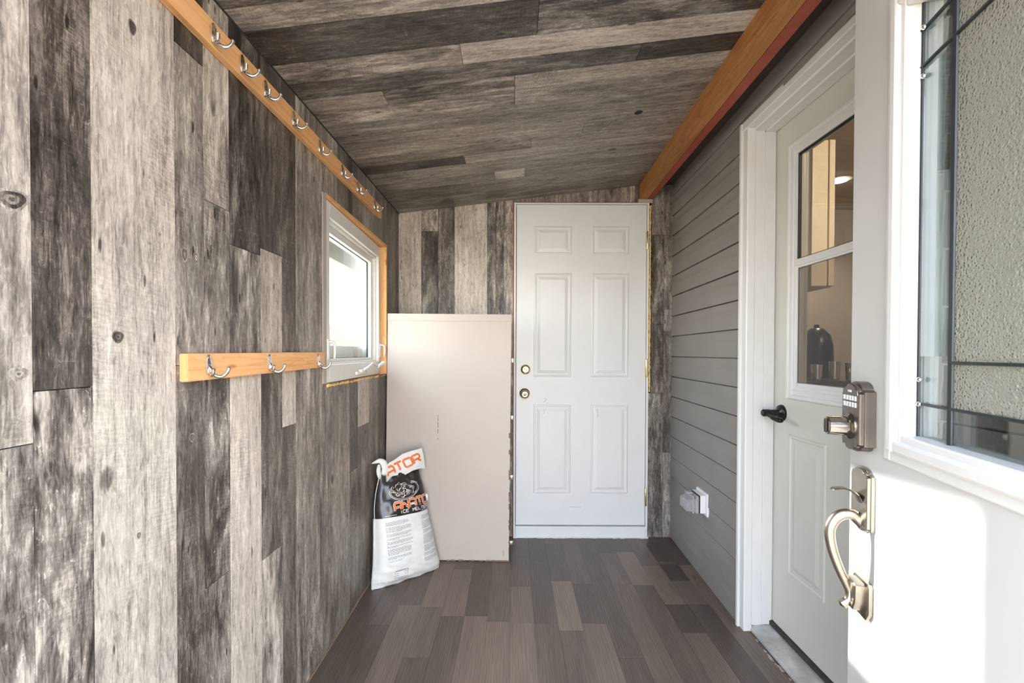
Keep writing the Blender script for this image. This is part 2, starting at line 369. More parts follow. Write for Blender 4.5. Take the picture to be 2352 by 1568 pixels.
def hexa(bm, pts, mi=0):
    """pts: 8 points, bottom ring then top ring"""
    v = [bm.verts.new(p) for p in pts]
    for q in ((0, 3, 2, 1), (4, 5, 6, 7), (0, 1, 5, 4), (1, 2, 6, 5), (2, 3, 7, 6), (3, 0, 4, 7)):
        f = bm.faces.new([v[i] for i in q]); f.material_index = mi
def prism(bm, poly, d0, d1, place, bev=0.0, mi=0):
    """poly 2-D outline (a,b); place(a,b,d) -> Vector"""
    b2 = bmesh.new()
    lo = [b2.verts.new((a, b, d0)) for a, b in poly]; hi = [b2.verts.new((a, b, d1)) for a, b in poly]
    b2.faces.new(lo[::-1]); top = b2.faces.new(hi)
    n = len(poly)
    for i in range(n): b2.faces.new((lo[i], lo[(i+1) % n], hi[(i+1) % n], hi[i]))
    if bev:
        bmesh.ops.bevel(b2, geom=list(top.edges), offset=bev, segments=3, profile=0.6, affect='EDGES')
    for f in b2.faces: f.material_index = mi
    for v in b2.verts: v.co = place(*v.co)
    merge(bm, b2)
def tube(bm, pts, radii, seg=12, flat=1.0, up=None, mi=0, cap=True):
    """round bar along pts; radii number or list; flat squeezes one section axis"""
    P = [Vector(p) for p in pts]; n = len(P)
    R = radii if isinstance(radii, (list, tuple)) else [radii]*n
    T = [(P[min(i+1, n-1)]-P[max(i-1, 0)]).normalized() for i in range(n)]
    u = Vector(up) if up is not None else (Vector((0, 0, 1)) if abs(T[0].z) < 0.9 else Vector((1, 0, 0)))
    rings = []
    for i in range(n):
        a = (u - T[i]*u.dot(T[i])).normalized(); c = T[i].cross(a); u = a if up is None else u
        rings.append([bm.verts.new(P[i] + a*R[i]*flat*math.cos(2*math.pi*k/seg) + c*R[i]*math.sin(2*math.pi*k/seg)) for k in range(seg)])
    for i in range(n-1):
        for k in range(seg):
            f = bm.faces.new((rings[i][k], rings[i][(k+1) % seg], rings[i+1][(k+1) % seg], rings[i+1][k])); f.material_index = mi
    if cap:
        for r, p, s, rad in ((rings[0], P[0], -1, R[0]), (rings[-1], P[-1], 1, R[-1])):
            tdir = T[0] if s < 0 else T[-1]
            c = bm.verts.new(p + tdir*s*rad*0.55)
            for k in range(seg):
                f = bm.faces.new((r[k], r[(k+1) % seg], c)); f.material_index = mi
def smooth_path(pts, sub=5):
    P = [Vector(p) for p in pts]; out = []
    for i in range(len(P)-1):
        p0 = P[max(i-1, 0)]; p1 = P[i]; p2 = P[i+1]; p3 = P[min(i+2, len(P)-1)]
        for k in range(sub):
            t = k/sub
            out.append(0.5*((2*p1)+(-p0+p2)*t+(2*p0-5*p1+4*p2-p3)*t*t+(-p0+3*p1-3*p2+p3)*t**3))
    out.append(P[-1]); return out
def lathe(bm, prof, origin, axis, seg=28, mi=0):
    """prof: (radius, height) pairs along axis"""
    ax = Vector(axis).normalized(); u = ax.orthogonal().normalized(); w = ax.cross(u); O = Vector(origin)
    rings = [[bm.verts.new(O + ax*h + (u*math.cos(2*math.pi*k/seg)+w*math.sin(2*math.pi*k/seg))*max(r, 1e-5)) for k in range(seg)] for r, h in prof]
    for i in range(len(rings)-1):
        for k in range(seg):
            f = bm.faces.new((rings[i][k], rings[i][(k+1) % seg], rings[i+1][(k+1) % seg], rings[i+1][k])); f.material_index = mi
    f = bm.faces.new(rings[0][::-1]); f.material_index = mi
    f = bm.faces.new(rings[-1]); f.material_index = mi
def emboss(bm, a0, a1, b0, b1, prof, place):
    """stamped panel: concentric rectangles, prof = (inset, height) from the outside in"""
    rings = []
    for ins, h in prof:
        rings.append([bm.verts.new(place(a, b, h)) for a, b in ((a0+ins, b0+ins), (a1-ins, b0+ins), (a1-ins, b1-ins), (a0+ins, b1-ins))])
    for i in range(len(rings)-1):
        for k in range(4):
            bm.faces.new((rings[i][k], rings[i][(k+1) % 4], rings[i+1][(k+1) % 4], rings[i+1][k]))
    bm.faces.new(rings[-1])
STAMP = [(0, 0.0002), (0.004, 0.0050), (0.010, 0.0055), (0.014, 0.0006), (0.020, 0.0006), (0.040, 0.0070), (0.043, 0.0070)]

def planks(boards, place, name, extra=None, gap=0.0008, depth=0.006):
    """boards: (a0,a1,b0,b1,lightness,contrast,warmth); place(a,b,d) -> world; a across, b along"""
    bm = bmesh.new(); uvl = bm.loops.layers.uv.new('UVMap'); cl = bm.loops.layers.float_color.new('Tone')
    for bd in boards:
        a0, a1, b0, b1, L_, C_, W_ = bd[:7]; g = gap if len(bd) < 8 else bd[7]
        ou, ov = random.uniform(0, 40), random.uniform(0, 40)
        def quad(pts):
            vs = [bm.verts.new(place(a, b, d)) for a, b, d in pts]
            f = bm.faces.new(vs)
            for lp, (a, b, d) in zip(f.loops, pts):
                lp[uvl].uv = (a-a0+ou, b-b0+ov); lp[cl] = (L_, C_, W_, 1.0)
        A0, A1, B0, B1 = a0+g, a1-g, b0+g, b1-g
        quad([(A0, B0, 0), (A1, B0, 0), (A1, B1, 0), (A0, B1, 0)])
        if g > 0:
            for (p, q) in (((A0, B0), (A1, B0)), ((A1, B0), (A1, B1)), ((A1, B1), (A0, B1)), ((A0, B1), (A0, B0))):
                quad([(p[0], p[1], 0), (q[0], q[1], 0), (q[0], q[1], -depth), (p[0], p[1], -depth)])
    return bm

# stroke lettering --------------------------------------------------
GL = {
 'A': [[(0, 0), (0, .8), (.2, 1), (.8, 1), (1, .8), (1, 0)], [(0, .38), (1, .38)]],
 'T': [[(0, 1), (1, 1)], [(.5, 1), (.5, 0)]],
 'O': [[(.15, 0), (0, .15), (0, .85), (.15, 1), (.85, 1), (1, .85), (1, .15), (.85, 0), (.15, 0)]],
 'R': [[(0, 0), (0, 1), (.8, 1), (1, .85), (1, .55), (.85, .42), (0, .42)], [(.55, .42), (1, 0)]],
 'N': [[(0, 0), (0, 1), (1, 0), (1, 1)]],
 'I': [[(.5, 0), (.5, 1)]],
 'C': [[(1, 1), (.15, 1), (0, .85), (0, .15), (.15, 0), (1, 0)]],
 'E': [[(1, 1), (0, 1), (0, 0), (1, 0)], [(0, .5), (.8, .5)]],
 'M': [[(0, 0), (0, 1), (.5, .45), (1, 1), (1, 0)]],
 'L': [[(0, 1), (0, 0), (1, 0)]],
 ' ': [],
 '0': [[(0, 0), (0, 1), (1, 1), (1, 0), (0, 0)]], '1': [[(.25, .8), (.5, 1), (.5, 0)]],
 '2': [[(0, 1), (1, 1), (1, .5), (0, .5), (0, 0), (1, 0)]], '3': [[(0, 1), (1, 1), (1, 0), (0, 0)], [(.2, .5), (1, .5)]],
 '4': [[(0, 1), (0, .45), (1, .45)], [(.8, 1), (.8, 0)]], '5': [[(1, 1), (0, 1), (0, .5), (1, .5), (1, 0), (0, 0)]],
 '6': [[(1, 1), (0, 1), (0, 0), (1, 0), (1, .5), (0, .5)]], '7': [[(0, 1), (1, 1), (.4, 0)]],
 '8': [[(0, 0), (0, 1), (1, 1), (1, 0), (0, 0)], [(0, .5), (1, .5)]], '9': [[(0, 0), (1, 0), (1, 1), (0, 1), (0, .5), (1, .5)]],
}
def stroke(bm, pl, w, place, sub=4):
    pts = []
    for i in range(len(pl)-1):
        for k in range(sub): 
            t = k/sub; pts.append((pl[i][0]*(1-t)+pl[i+1][0]*t, pl[i][1]*(1-t)+pl[i+1][1]*t))
    pts.append(pl[-1]); n = len(pts); closed = pts[0] == pts[-1]
    pr = []
    for i in range(n):
        a = pts[i-1] if i else (pts[-2] if closed else pts[0]); b = pts[i+1] if i < n-1 else (pts[1] if closed else pts[-1])
        dx, dy = b[0]-a[0], b[1]-a[1]; l = math.hypot(dx, dy) or 1
        k = w/2
        pr.append(((pts[i][0]-dy/l*k, pts[i][1]+dx/l*k), (pts[i][0]+dy/l*k, pts[i][1]-dx/l*k)))
    vs = [(bm.verts.new(place(*p)), bm.verts.new(place(*q))) for p, q in pr]
    for i in range(n-1):
        try: bm.faces.new((vs[i][0], vs[i+1][0], vs[i+1][1], vs[i][1]))
        except ValueError: pass
def lettering(bm, text, a, b, h, w, place, adv=1.28, asp=0.85, slant=0.0):
    """place(u,w) ; text from point a to point b on the surface, height h, stroke w"""
    n = len(text); dx, dy = b[0]-a[0], b[1]-a[1]; l = math.hypot(dx, dy); ux, uy = dx/l, dy/l
    cw = l/(n*adv-(adv-1))
    for i, ch in enumerate(text):
        for pl in GL[ch]:
            q = []
            for x, y in pl:
                xx = i*cw*adv + x*cw + slant*y*h; yy = y*h
                q.append((a[0]+ux*xx-uy*yy, a[1]+uy*xx+ux*yy))
            stroke(bm, q, w, place, 3)

# ================================================================== SETTING
# ---------- floor
fx = [-0.83, -0.719, -0.617, -0.515, -0.413, -0.311, -0.209, -0.108, -0.008, 0.093, 0.195, 0.297, 0.399, 0.498, 0.60, 0.70, 0.80, 0.90, 1.0, 1.09]
special = {10: [(1.2, .45), (1.87, .45), (2.28, .68), (2.72, .40), (2.9, .4)], 8: [(1.1, .45), (1.40, .62), (1.92, .62), (2.225, .58), (2.55, .40), (2.9, .42)],
           11: [(1.0, .5), (1.92, .58), (2.25, .33), (2.9, .42)], 9: [(1.0, .5), (1.92, .45), (2.5, .36), (2.9, .36)],
           16: [(1.2, .5), (2.07, .28), (2.29, .45), (2.46, .10), (2.50, .38), (2.75, .16), (2.9, .3)], 15: [(1.2, .5), (1.86, .5), (2.07, .25), (2.45, .55), (2.9, .42)],
           17: [(1.2, .4), (2.15, .45), (2.46, .5), (2.9, .3)], 14: [(1.2, .38), (2.24, .38), (2.62, .6), (2.9, .35)], 13: [(1.1, .4), (2.25, .45), (2.6, .50), (2.9, .32)],
           7: [(1.0, .5), (1.93, .60), (2.48, .42), (2.9, .38)], 6: [(1.1, .5), (1.97, .62), (2.52, .30), (2.9, .4)], 5: [(1.3, .5), (1.97, .38), (2.4, .60), (2.9, .4)],
           4: [(1.2, .5), (1.7, .4), (2.04, .52), (2.46, .62), (2.9, .5)], 12: [(1.0, .5), (1.7, .38), (2.3, .36), (2.9, .34)]}
fb = []
for i in range(len(fx)-1):
    y0 = -0.05
    if i in special:
        seq = special[i]
        first = seq[0][0]
        for y1, L_ in seq:
            fb.append((fx[i], fx[i+1], y0, y1, L_+random.uniform(-.03, .03), 1, .5, 0.0003)); y0 = y1
    else:
        while y0 < 2.9:
            y1 = min(2.9, y0+random.uniform(.3, .75)); fb.append((fx[i], fx[i+1], y0, y1, random.uniform(.34, .6), 1, .5, 0.0003)); y0 = y1
bm = planks(fb, lambda a, b, d: Vector((a, b, d)), 'floor', depth=0.003)
bm.faces.ensure_lookup_table()
box(bm, -0.83, 1.09, -0.05, 2.9, -0.06, -0.003, mi=1)
tag(obj('floor', bm, [M['floor'], M['gap']], keep=True), kind='structure')

# ---------- left wall
XL = -0.711
WT = 2.02
lw = []   # across = Y, along = z
def col(y0, y1, *segs):   # segs (top z ... ) from the floor up: (z1, L, C, W)
    z = 0.0
    for z1, L_, C_, W_ in segs:
        lw.append((y0, y1, z, z1, L_, C_, W_)); z = z1
col(.08, .30, (.8, .5, .4, .4), (WT, .6, .3, .5)); col(.30, .46, (1.3, .62, .4, .4), (WT, .4, .5, .4)); col(.46, .58, (.7, .5, .5, .4), (WT, .66, .3, .5))
col(.58, .672, (1.013, .56, .62, .35), (WT, .66, .34, .4))
col(.672, .768, (1.09, .44, .72, .5), (WT, .27, .40, .75))
col(.768, .958, (WT, .71, .15, .45))
col(.958, 1.047, (1.12, .36, .34, .5), (1.80, .52, .34, .5), (WT, .26, .3, .6))
col(1.047, 1.141, (.60, .40, .45, .4), (1.12, .34, .60, .3), (1.5, .48, .45, .5), (WT, .60, .3, .7))
col(1.141, 1.283, (1.10, .74, .16, .5), (1.42, .42, .55, .4), (WT, .20, .50, .4))
col(1.283, 1.40, (.556, .56, .50, .5), (1.10, .28, .42, .8), (1.442, .62, .16, .95), (WT, .26, .34, .9))
col(1.40, 1.489, (.915, .34, .26, .7), (1.15, .66, .18, .6), (WT, .27, .25, .85))
col(1.489, 1.70, (1.12, .48, .38, .5), (WT, .50, .34, .5))
lw.append((1.70, 1.728, 0, WT, .40, .3, .6))
for y0, y1, L_, C_ in ((1.728, 1.844, .55, .25), (1.844, 1.965, .40, .3), (1.965, 2.018, .22, .3), (2.018, 2.21, .42, .3), (2.21, 2.335, .50, .25), (2.335, 2.491, .44, .25), (2.491, 2.56, .40, .25)):
    lw.append((y0, y1, 1.74, WT, L_, C_, .6))
for y0, y1, segs in ((1.728, 1.977, ((1.03, .48, .3, .4),)), (1.977, 2.083, ((.623, .42, .3, .5), (1.03, .24, .15, .6))), (2.083, 2.247, ((.803, .42, .25, .5), (1.03, .64, .15, .6))), (2.247, 2.392, ((1.03, .40, .25, .5),)), (2.392, 2.56, ((1.03, .28, .3, .5),))):  # darkest end board carries the shade beside the beige board in its tone
    z = 0.0
    for z1, L_, C_, W_ in segs: lw.append((y0, y1, z, z1, L_, C_, W_)); z = z1
for y0, y1, L_ in ((2.56, 2.64, .40), (2.64, 2.75, .44), (2.75, 2.835, .34)): lw.append((y0, y1, 0, WT, L_, .28, .5))
bm = planks(lw, lambda a, b, d: Vector((XL+d, a, b)), 'wall_left', depth=0.005)
# printed knots at the places where the boards show them
uvl = bm.loops.layers.uv['UVMap']; cl = bm.loops.layers.float_color['Tone']; rk = random.Random(21)
def knot(y, z, ry, rz, tone=.22, tilt=0.0):
    for sc_k, L_, dd in ((1.0, tone+.26, .0003), (.78, tone+.06, .0005), (.45, tone+.20, .0007), (.2, tone+.02, .0009)):
        ou, ov = rk.uniform(0, 30), rk.uniform(0, 30); vs_ = []; uvs = []
        for k in range(26):
            a = 2*math.pi*k/26; r_ = sc_k*(1+.09*math.sin(3*a+rk.uniform(0, .6))+rk.uniform(-.05, .05))
            yy, zz = r_*ry*math.cos(a), r_*rz*math.sin(a); yy, zz = yy*math.cos(tilt)-zz*math.sin(tilt), yy*math.sin(tilt)+zz*math.cos(tilt)
            vs_.append(bm.verts.new((XL+dd, y+yy, z+zz))); uvs.append((ou+yy, ov+zz))
        f_ = bm.faces.new(vs_)
        for lp_, q in zip(f_.loops, uvs): lp_[uvl].uv = q; lp_[cl] = (L_, .35, .5, 1)
for kn_ in ((.817, 1.176, .012, .011), (.853, 1.753, .009, .014), (.646, 1.365, .024, .015, .26, .25), (.652, 1.117, .014, .010, .42), (.915, 1.385, .005, .006, .3), (.985, 1.36, .010, .016, .34), (1.02, 1.36, .008, .014, .36), (.86, .80, .005, .007, .4), (1.005, .96, .008, .010, .26)): knot(*kn_)
for y0, y1, z0, z1 in ((-.05, 1.722, -.06, 2.3), (2.565, 2.95, -.06, 2.3), (1.722, 2.565, -.06, 1.018), (1.722, 2.565, 1.752, 2.3)):
    box(bm, -0.83, XL-0.005, y0, y1, z0, z1, mi=1)
tag(obj('wall_left', bm, [M['plank'], M['gap']], keep=True), kind='structure')

# ---------- back wall (across = X, along = z)
YB = 2.83
bw = []
bw += [(-.712, -.57, 0, WT+.1, .74, .16, .75), (-.57, -.467, 0, 1.90, .28, .42, .6), (-.57, -.467, 1.90, WT+.1, .46, .60, .5), (-.467, -.365, 0, WT+.1, .38, .34, .5),
       (-.365, -.162, 0, WT+.2, .72, .20, .6), (-.162, -.108, 0, WT+.3, .34, .62, .6), (-.108, -.059, 0, WT+.3, .46, .70, .6), (-.059, .004, 0, WT+.3, .48, .50, .6)]
xx = .004
for w_, L_ in ((.04, .42), (.05, .52), (.09, .38), (.09, .56), (.07, .50), (.12, .44), (.1, .54), (.1, .40), (.09, .50), (.102, .36)):
    bw.append((xx, xx+w_, 2.078, 2.40, L_, .30, .7)); xx += w_
bw += [(.841, .934, 0, .9, .42, .42, .0), (.856, .934, .9, 1.88, .32, .50, .3), (.856, .934, 1.88, 2.4, .44, .25, .6),  # warmth rises with height: bluish low light put into the board colours
       (.934, 1.005, 0, .53, .50, .25, .0), (.934, 1.005, .53, 1.285, .30, .32, .1), (.934, 1.005, 1.285, 1.42, .56, .2, .3), (.934, 1.005, 1.42, 1.75, .42, .5, .3), (.934, 1.005, 1.75, 2.4, .42, .22, .6)]
bm = planks(bw, lambda a, b, d: Vector((a, YB-d, b)), 'wall_back', depth=0.005)
box(bm, -.83, .004, YB+.006, YB+.12, -.06, 2.5, mi=1); box(bm, .845, 1.2, YB+.006, YB+.12, -.06, 2.5, mi=1)
box(bm, .004, .856, YB+.006, YB+.12, 2.075, 2.5, mi=1); box(bm, .004, .856, YB+.05, YB+.12, -.06, 2.075, mi=1)
tag(obj('wall_back', bm, [M['plank'], M['gap']], keep=True), kind='structure')

# ---------- ceiling (across = Y, along = X), rises to the right
def CZ(x, y): return 1.984+.0143*(y-1.077)+.119*(x+.711)
cb = []
def crow(y0, y1, *segs):
    x = -.73
    for x1, L_, C_, W_ in segs: cb.append((y0, y1, x, x1, L_+.02, C_*.85, W_)); x = x1
CE = .80
crow(.08, .30, (.2, .4, .4, .5), (CE, .3, .4, .5)); crow(.30, .50, (CE, .5, .4, .5)); crow(.50, .70, (.1, .3, .4, .5), (CE, .45, .4, .5)); crow(.70, .88, (CE, .5, .4, .4)); crow(.88, 1.04, (-.1, .4, .4, .5), (CE, .3, .4, .4))
crow(1.04, 1.12, (.067, .36, .5, .6), (CE, .32, .4, .4)); crow(1.12, 1.201, (.067, .48, .40, .5), (CE, .30, .45, .3))
crow(1.201, 1.345, (.067, .17, .30, .6), (CE, .34, .62, .2))
crow(1.345, 1.441, (-.16, .50, .55, .5), (CE, .64, .20, .5))
crow(1.441, 1.532, (.405, .30, .42, .4), (CE, .10, .25, .6))
crow(1.532, 1.62, (-.441, .48, .15, .6), (.003, .38, .55, .5), (CE, .52, .22, .5)); crow(1.62, 1.717, (.003, .46, .55, .5), (CE, .48, .24, .5))
crow(1.717, 1.829, (CE, .42, .24, .5)); crow(1.829, 1.93, (CE, .46, .24, .6)); crow(1.93, 2.019, (.3, .52, .20, .6), (CE, .44, .2, .6))
crow(2.019, 2.111, (.08, .38, .28, .7), (CE, .50, .22, .6)); crow(2.111, 2.20, (-.229, .18, .22, .5), (CE, .54, .18, .6))
crow(2.20, 2.34, (CE, .46, .22, .4)); crow(2.34, 2.455, (-.10, .42, .22, .4), (.059, .62, .15, .5), (CE, .42, .22, .3))
crow(2.455, 2.62, (-.234, .30, .22, .5), (CE, .42, .25, .5)); crow(2.62, 2.76, (.235, .34, .3, .5), (CE, .40, .25, .5)); crow(2.76, 2.83, (CE, .46, .28, .5))
bm = planks(cb, lambda a, b, d: Vector((b, a, CZ(b, a)-d)), 'ceiling', depth=0.005)
# the dark round knot in the print
uvl = bm.loops.layers.uv['UVMap']; cl = bm.loops.layers.float_color['Tone']
f = bm.faces.new([bm.verts.new((.515+.016*math.cos(a), 1.89+.017*math.sin(a), CZ(.515, 1.89)-.0008+.119*.016*math.cos(a))) for a in [2*math.pi*k/20 for k in range(20)]])
f.material_index = 1
hexa(bm, [(-.9, -.05, CZ(-.9, -.05)+.006), (.80, -.05, CZ(.80, -.05)+.006), (.80, 2.95, CZ(.80, 2.95)+.006), (-.9, 2.95, CZ(-.9, 2.95)+.006),
          (-.9, -.05, 2.2), (.80, -.05, 2.45), (.80, 2.95, 2.45), (-.9, 2.95, 2.2)], mi=1)
tag(obj('ceiling', bm, [M['plank'], M['gap']], keep=True), kind='structure')
# near-black strip painted in as the shadow line where wall and ceiling meet
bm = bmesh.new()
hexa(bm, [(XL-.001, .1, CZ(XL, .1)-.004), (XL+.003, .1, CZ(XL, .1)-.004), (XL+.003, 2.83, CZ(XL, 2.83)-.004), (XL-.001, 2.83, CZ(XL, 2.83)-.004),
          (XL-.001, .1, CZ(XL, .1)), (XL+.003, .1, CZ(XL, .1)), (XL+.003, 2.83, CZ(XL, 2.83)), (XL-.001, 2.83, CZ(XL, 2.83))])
tag(obj('shadow_strip', bm, M['gap']), kind='structure')
# raw edge strip along the foot of the left wall
bm = bmesh.new(); box(bm, XL, XL+.006, .1, 2.83, .0003, .007, bev=.002)
tag(obj('baseboard_left', bm, wood_material('raw_edge_strip', ((.10, .06, .04), (.22, .15, .10), (.34, .25, .18)), 1)), kind='structure')

# ---------- right wall: dutch-lap siding on the house
def XR(y): return .995-.028*(2.83-y)/.93
bm = bmesh.new()
def siding(y0, y1, zb, zt):
    prof = []; z = 0.0158-.1238
    while z < zt:
        z1 = z+.1238
        prof += [(z, -.0115), (z+.0006, -.0130), (z+.003, -.0135), (z+.066, -.0120), (z+.078, -.0102), (z+.090, -.0090), (z1-.0050, -.0085), (z1-.0048, .006), (z1-.0001, .006)]
        z = z1
    prof = [(z_, d_) for z_, d_ in prof if zb-.001 <= z_ <= zt+.001]
    prof = [(zb, prof[0][1])]+prof+[(zt, prof[-1][1])]
    A_ = [bm.verts.new((XR(y0)+d_, y0, z_)) for z_, d_ in prof]; B_ = [bm.verts.new((XR(y1)+d_, y1, z_)) for z_, d_ in prof]
    for i in range(len(prof)-1): bm.faces.new((A_[i], A_[i+1], B_[i+1], B_[i]))
siding(1.905, 2.83, 0.0, 2.46); siding(.1, .985, 0.0, 2.46); siding(.985, 1.905, 2.09, 2.46)
for y0, y1, z0, z1 in ((1.905, 2.83, -.06, 2.5), (-.05, .985, -.06, 2.5), (.985, 1.905, 2.09, 2.5)):
    box(bm, 1.02, 1.14, y0, y1, z0, z1)
obj_wr = obj('wall_right', bm, M['siding']); tag(obj_wr, kind='structure')
# soffit over the gap between beam and house, dark brown standing in for shade
rxx = .815
bm = bmesh.new(); hexa(bm, [(.812, .0, 2.19), (1.02, .0, 2.19), (1.02, 2.83, 2.19), (.862, 2.83, 2.19), (.812, .0, 2.45), (1.02, .0, 2.45), (1.02, 2.83, 2.45), (.862, 2.83, 2.45)]) #, 1.02, .0, 2.83, 2.19, 2.45)
tag(obj('trim_2', bm, M['dark_soffit']), kind='structure')
# front wall around the doorway the camera stands in
bm = bmesh.new(); box(bm, -.83, -.43, -.03, .08, -.06, 2.4); box(bm, .53, 1.14, -.03, .08, -.06, 2.5); box(bm, -.43, .53, -.03, .08, 2.09, 2.45)
tag(obj('wall_front', bm, M['vinyl']), kind='structure')
bm = bmesh.new(); box(bm, -.43, -.41, -.03, .085, 0, 2.07, .002); box(bm, .51, .53, -.03, .06, 0, 2.07, .002); box(bm, -.43, .53, -.03, .085, 2.07, 2.09, .002)
tag(obj('trim_3', bm, M['trim_white']), kind='structure')

# ---------- beam
bm = bmesh.new()
def bx(y, xl): return xl
y0, y1 = .09, 2.829
def lx(y): return .777-.0394*(2.83-y)
def mx(y): return .829-.0262*(2.83-y)
def rx(y): return .861-.0195*(2.83-y)
def bz(y): return 2.100
hexa(bm, [(lx(y0), y0, 2.10), (mx(y0), y0, 2.10), (mx(y1), y1, 2.10), (lx(y1), y1, 2.10), (lx(y0), y0, 2.26), (mx(y0), y0, 2.26), (mx(y1), y1, 2.26), (lx(y1), y1, 2.26)])
bmesh.ops.bevel(bm, geom=bm.edges[:], offset=.002, segments=2, affect='EDGES')
beam = thing('ceiling_beam', 'orange-brown stained timber beam along the top right of the porch ceiling, red board on its house side', 'beam', (.75, .09, 2.10))
obj('timber', bm, M['beam'], beam)
bm = bmesh.new()
hexa(bm, [(mx(y0)+.001, y0, 2.101), (rx(y0), y0, 2.101), (rx(y1), y1, 2.101), (mx(y1)+.001, y1, 2.101), (mx(y0)+.001, y0, 2.44), (rx(y0), y0, 2.44), (rx(y1), y1, 2.44), (mx(y1)+.001, y1, 2.44)])
tag(obj('red_board', bm, M['redpaint'], beam), 'dull red board')
# small pale block under the beam end
bm = bmesh.new(); box(bm, .770, .858, YB-.012, YB+.004, 2.076, 2.0985, .001)
tag(obj('trim_4', bm, simple('bare_offcut', (.44, .36, .30), .8, var=.1)), kind='structure')

# ================================================================== BACK DOOR (door_1)
d1 = thing('door_1', kind='structure', loc=(.425, YB, 0))
pb = lambda a, b, d: Vector((a, YB-.004-d, b))
bm = bmesh.new(); box(bm, .0195, .8235, YB-.004, YB+.038, .076, 2.064, .0015)
for a0, a1 in ((.129, .360), (.483, .715)):
    for b0, b1 in ((1.755, 1.931), (1.0, 1.641), (.275, .827)): emboss(bm, a0, a1, b0, b1, STAMP, pb)
obj('door_slab', bm, M['door_white'], d1, keep=False)
bm = bmesh.new()
box(bm, .005, .0165, YB-.012, YB+.05, .0, 2.075, .001); box(bm, .0265+.800, .8385, YB-.012, YB+.05, .0, 2.075, .001); box(bm, .0165, .8265, YB-.010, YB+.05, 2.0665, 2.075, .001)
box(bm, .0165, .8265, YB-.016, YB+.05, .004, .070, .002)
obj('door_frame', bm, M['door_white'], d1)
bm = bmesh.new()
pts = [(0.003, YB-.02)]
# ragged white caulk at the sill
for i in range(34):
    x0 = .004+i*.0246; h = random.uniform(.003, .010)
    box(bm, x0, x0+.026, YB-.021-random.uniform(0, .007), YB-.014, .0002, h, .0015)
tag(obj('sill_caulk', bm, M['plastic_w'], d1), 'ragged white caulk')
bm = bmesh.new(); box(bm, -.0005, .0045, YB-.010, YB+.002, .0, 2.08, .001); box(bm, -.0005, .84, YB-.008, YB+.002, 2.0755, 2.0795, .001)
obj('frame_edge', bm, M['redpaint'], d1).name = 'frame_edge'
for z0, z1 in ((1.79, 1.90), (1.0, 1.112), (.20, .31)):
    bm = bmesh.new(); lathe(bm, [(.0055, 0), (.0065, .003), (.0065, z1-z0-.003), (.0055, z1-z0)], (.8265, YB-.012, z0), (0, 0, 1), 14)
    box(bm, .8205, .832, YB-.0075, YB-.0045, z0+.002, z1-.002)
    hg = obj('hinge', bm, M['brass'], d1, smooth=40)
# deadbolt and knob
bm = bmesh.new(); lathe(bm, [(.031, 0), (.031, .004), (.028, .010), (.020, .013), (.018, .017), (.0175, .018)], (.078, YB-.004, 1.045), (0, -1, 0), 32)
db = obj('deadbolt', bm, M['brass'], d1, smooth=35)
bm = bmesh.new(); box(bm, -.013, .013, -.012, .012, -.004, .004, .0035, mat=Matrix.Translation((.078, YB-.032, 1.045)) @ Matrix.Rotation(math.radians(35), 4, 'Y'))
box(bm, .074, .082, YB-.024, YB-.018, 1.041, 1.049)
obj('thumb_turn', bm, M['brass'], db, smooth=35)
bm = bmesh.new(); lathe(bm, [(.032, 0), (.032, .004), (.027, .009), (.014, .012), (.012, .028), (.018, .034), (.025, .044), (.0265, .054), (.0245, .062), (.017, .066), (.0165, .0645)], (.073, YB-.004, .896), (0, -1, 0), 32)
kb = obj('door_knob', bm, M['brass'], d1, smooth=40)
bm = bmesh.new(); lathe(bm, [(.010, 0), (.010, .003), (.008, .004)], (.073, YB-.0685, .896), (0, -1, 0), 20); box(bm, .069, .077, YB-.0745, YB-.0725, .8945, .8975)
obj('lock_button', bm, M['pewter'], kb, smooth=35)
# scuffs on the slab
bm = bmesh.new()
def scuff(pl, w, plc): stroke(bm, pl, w, plc, 2)
ps = lambda a, b: pb(a, b, .0078)
for pl in ([(.195, .868), (.205, .856), (.200, .848)], [(.190, .842), (.212, .862)], [(.193, .80), (.197, .785), (.192, .77)], [(.524, .80), (.525, .755)], [(.355, .192), (.430, .190)], [(.205, .838), (.225, .835)]): scuff(pl, .0018, ps)
tag(obj('scuff_marks', bm, simple('grey_scuff', (.30, .30, .31), .8), d1), 'grey scuffs')

# yellow foam along the hinge side and under the window
def foam_run(name, pts, r, label):
    bm = bmesh.new()
    for k in range(len(pts)-1):
        p, q = Vector(pts[k]), Vector(pts[k+1]); n = max(3, int((q-p).length/.012))
        path = [p.lerp(q, i/n)+Vector((random.uniform(-1, 1), random.uniform(-.3, .3), random.uniform(-1, 1)))*r*.28 for i in range(n+1)]
        tube(bm, path, [r*random.uniform(.6, 1.15) for _ in path], 8)
    o = obj(name, bm, M['foam'], smooth=True); tag(o, label, 'sealant'); return o
foam_run('spray_foam', [(.8475, YB-.004, .91), (.8475, YB-.004, 2.06)], .0060, 'yellow expanding foam bead down the hinge side of the white back door')
foam_run('spray_foam', [(-.7135, 1.735, 1.0195), (-.7165, 2.54, 1.0225)], .0068, 'ragged yellow expanding foam bead under the small white window')

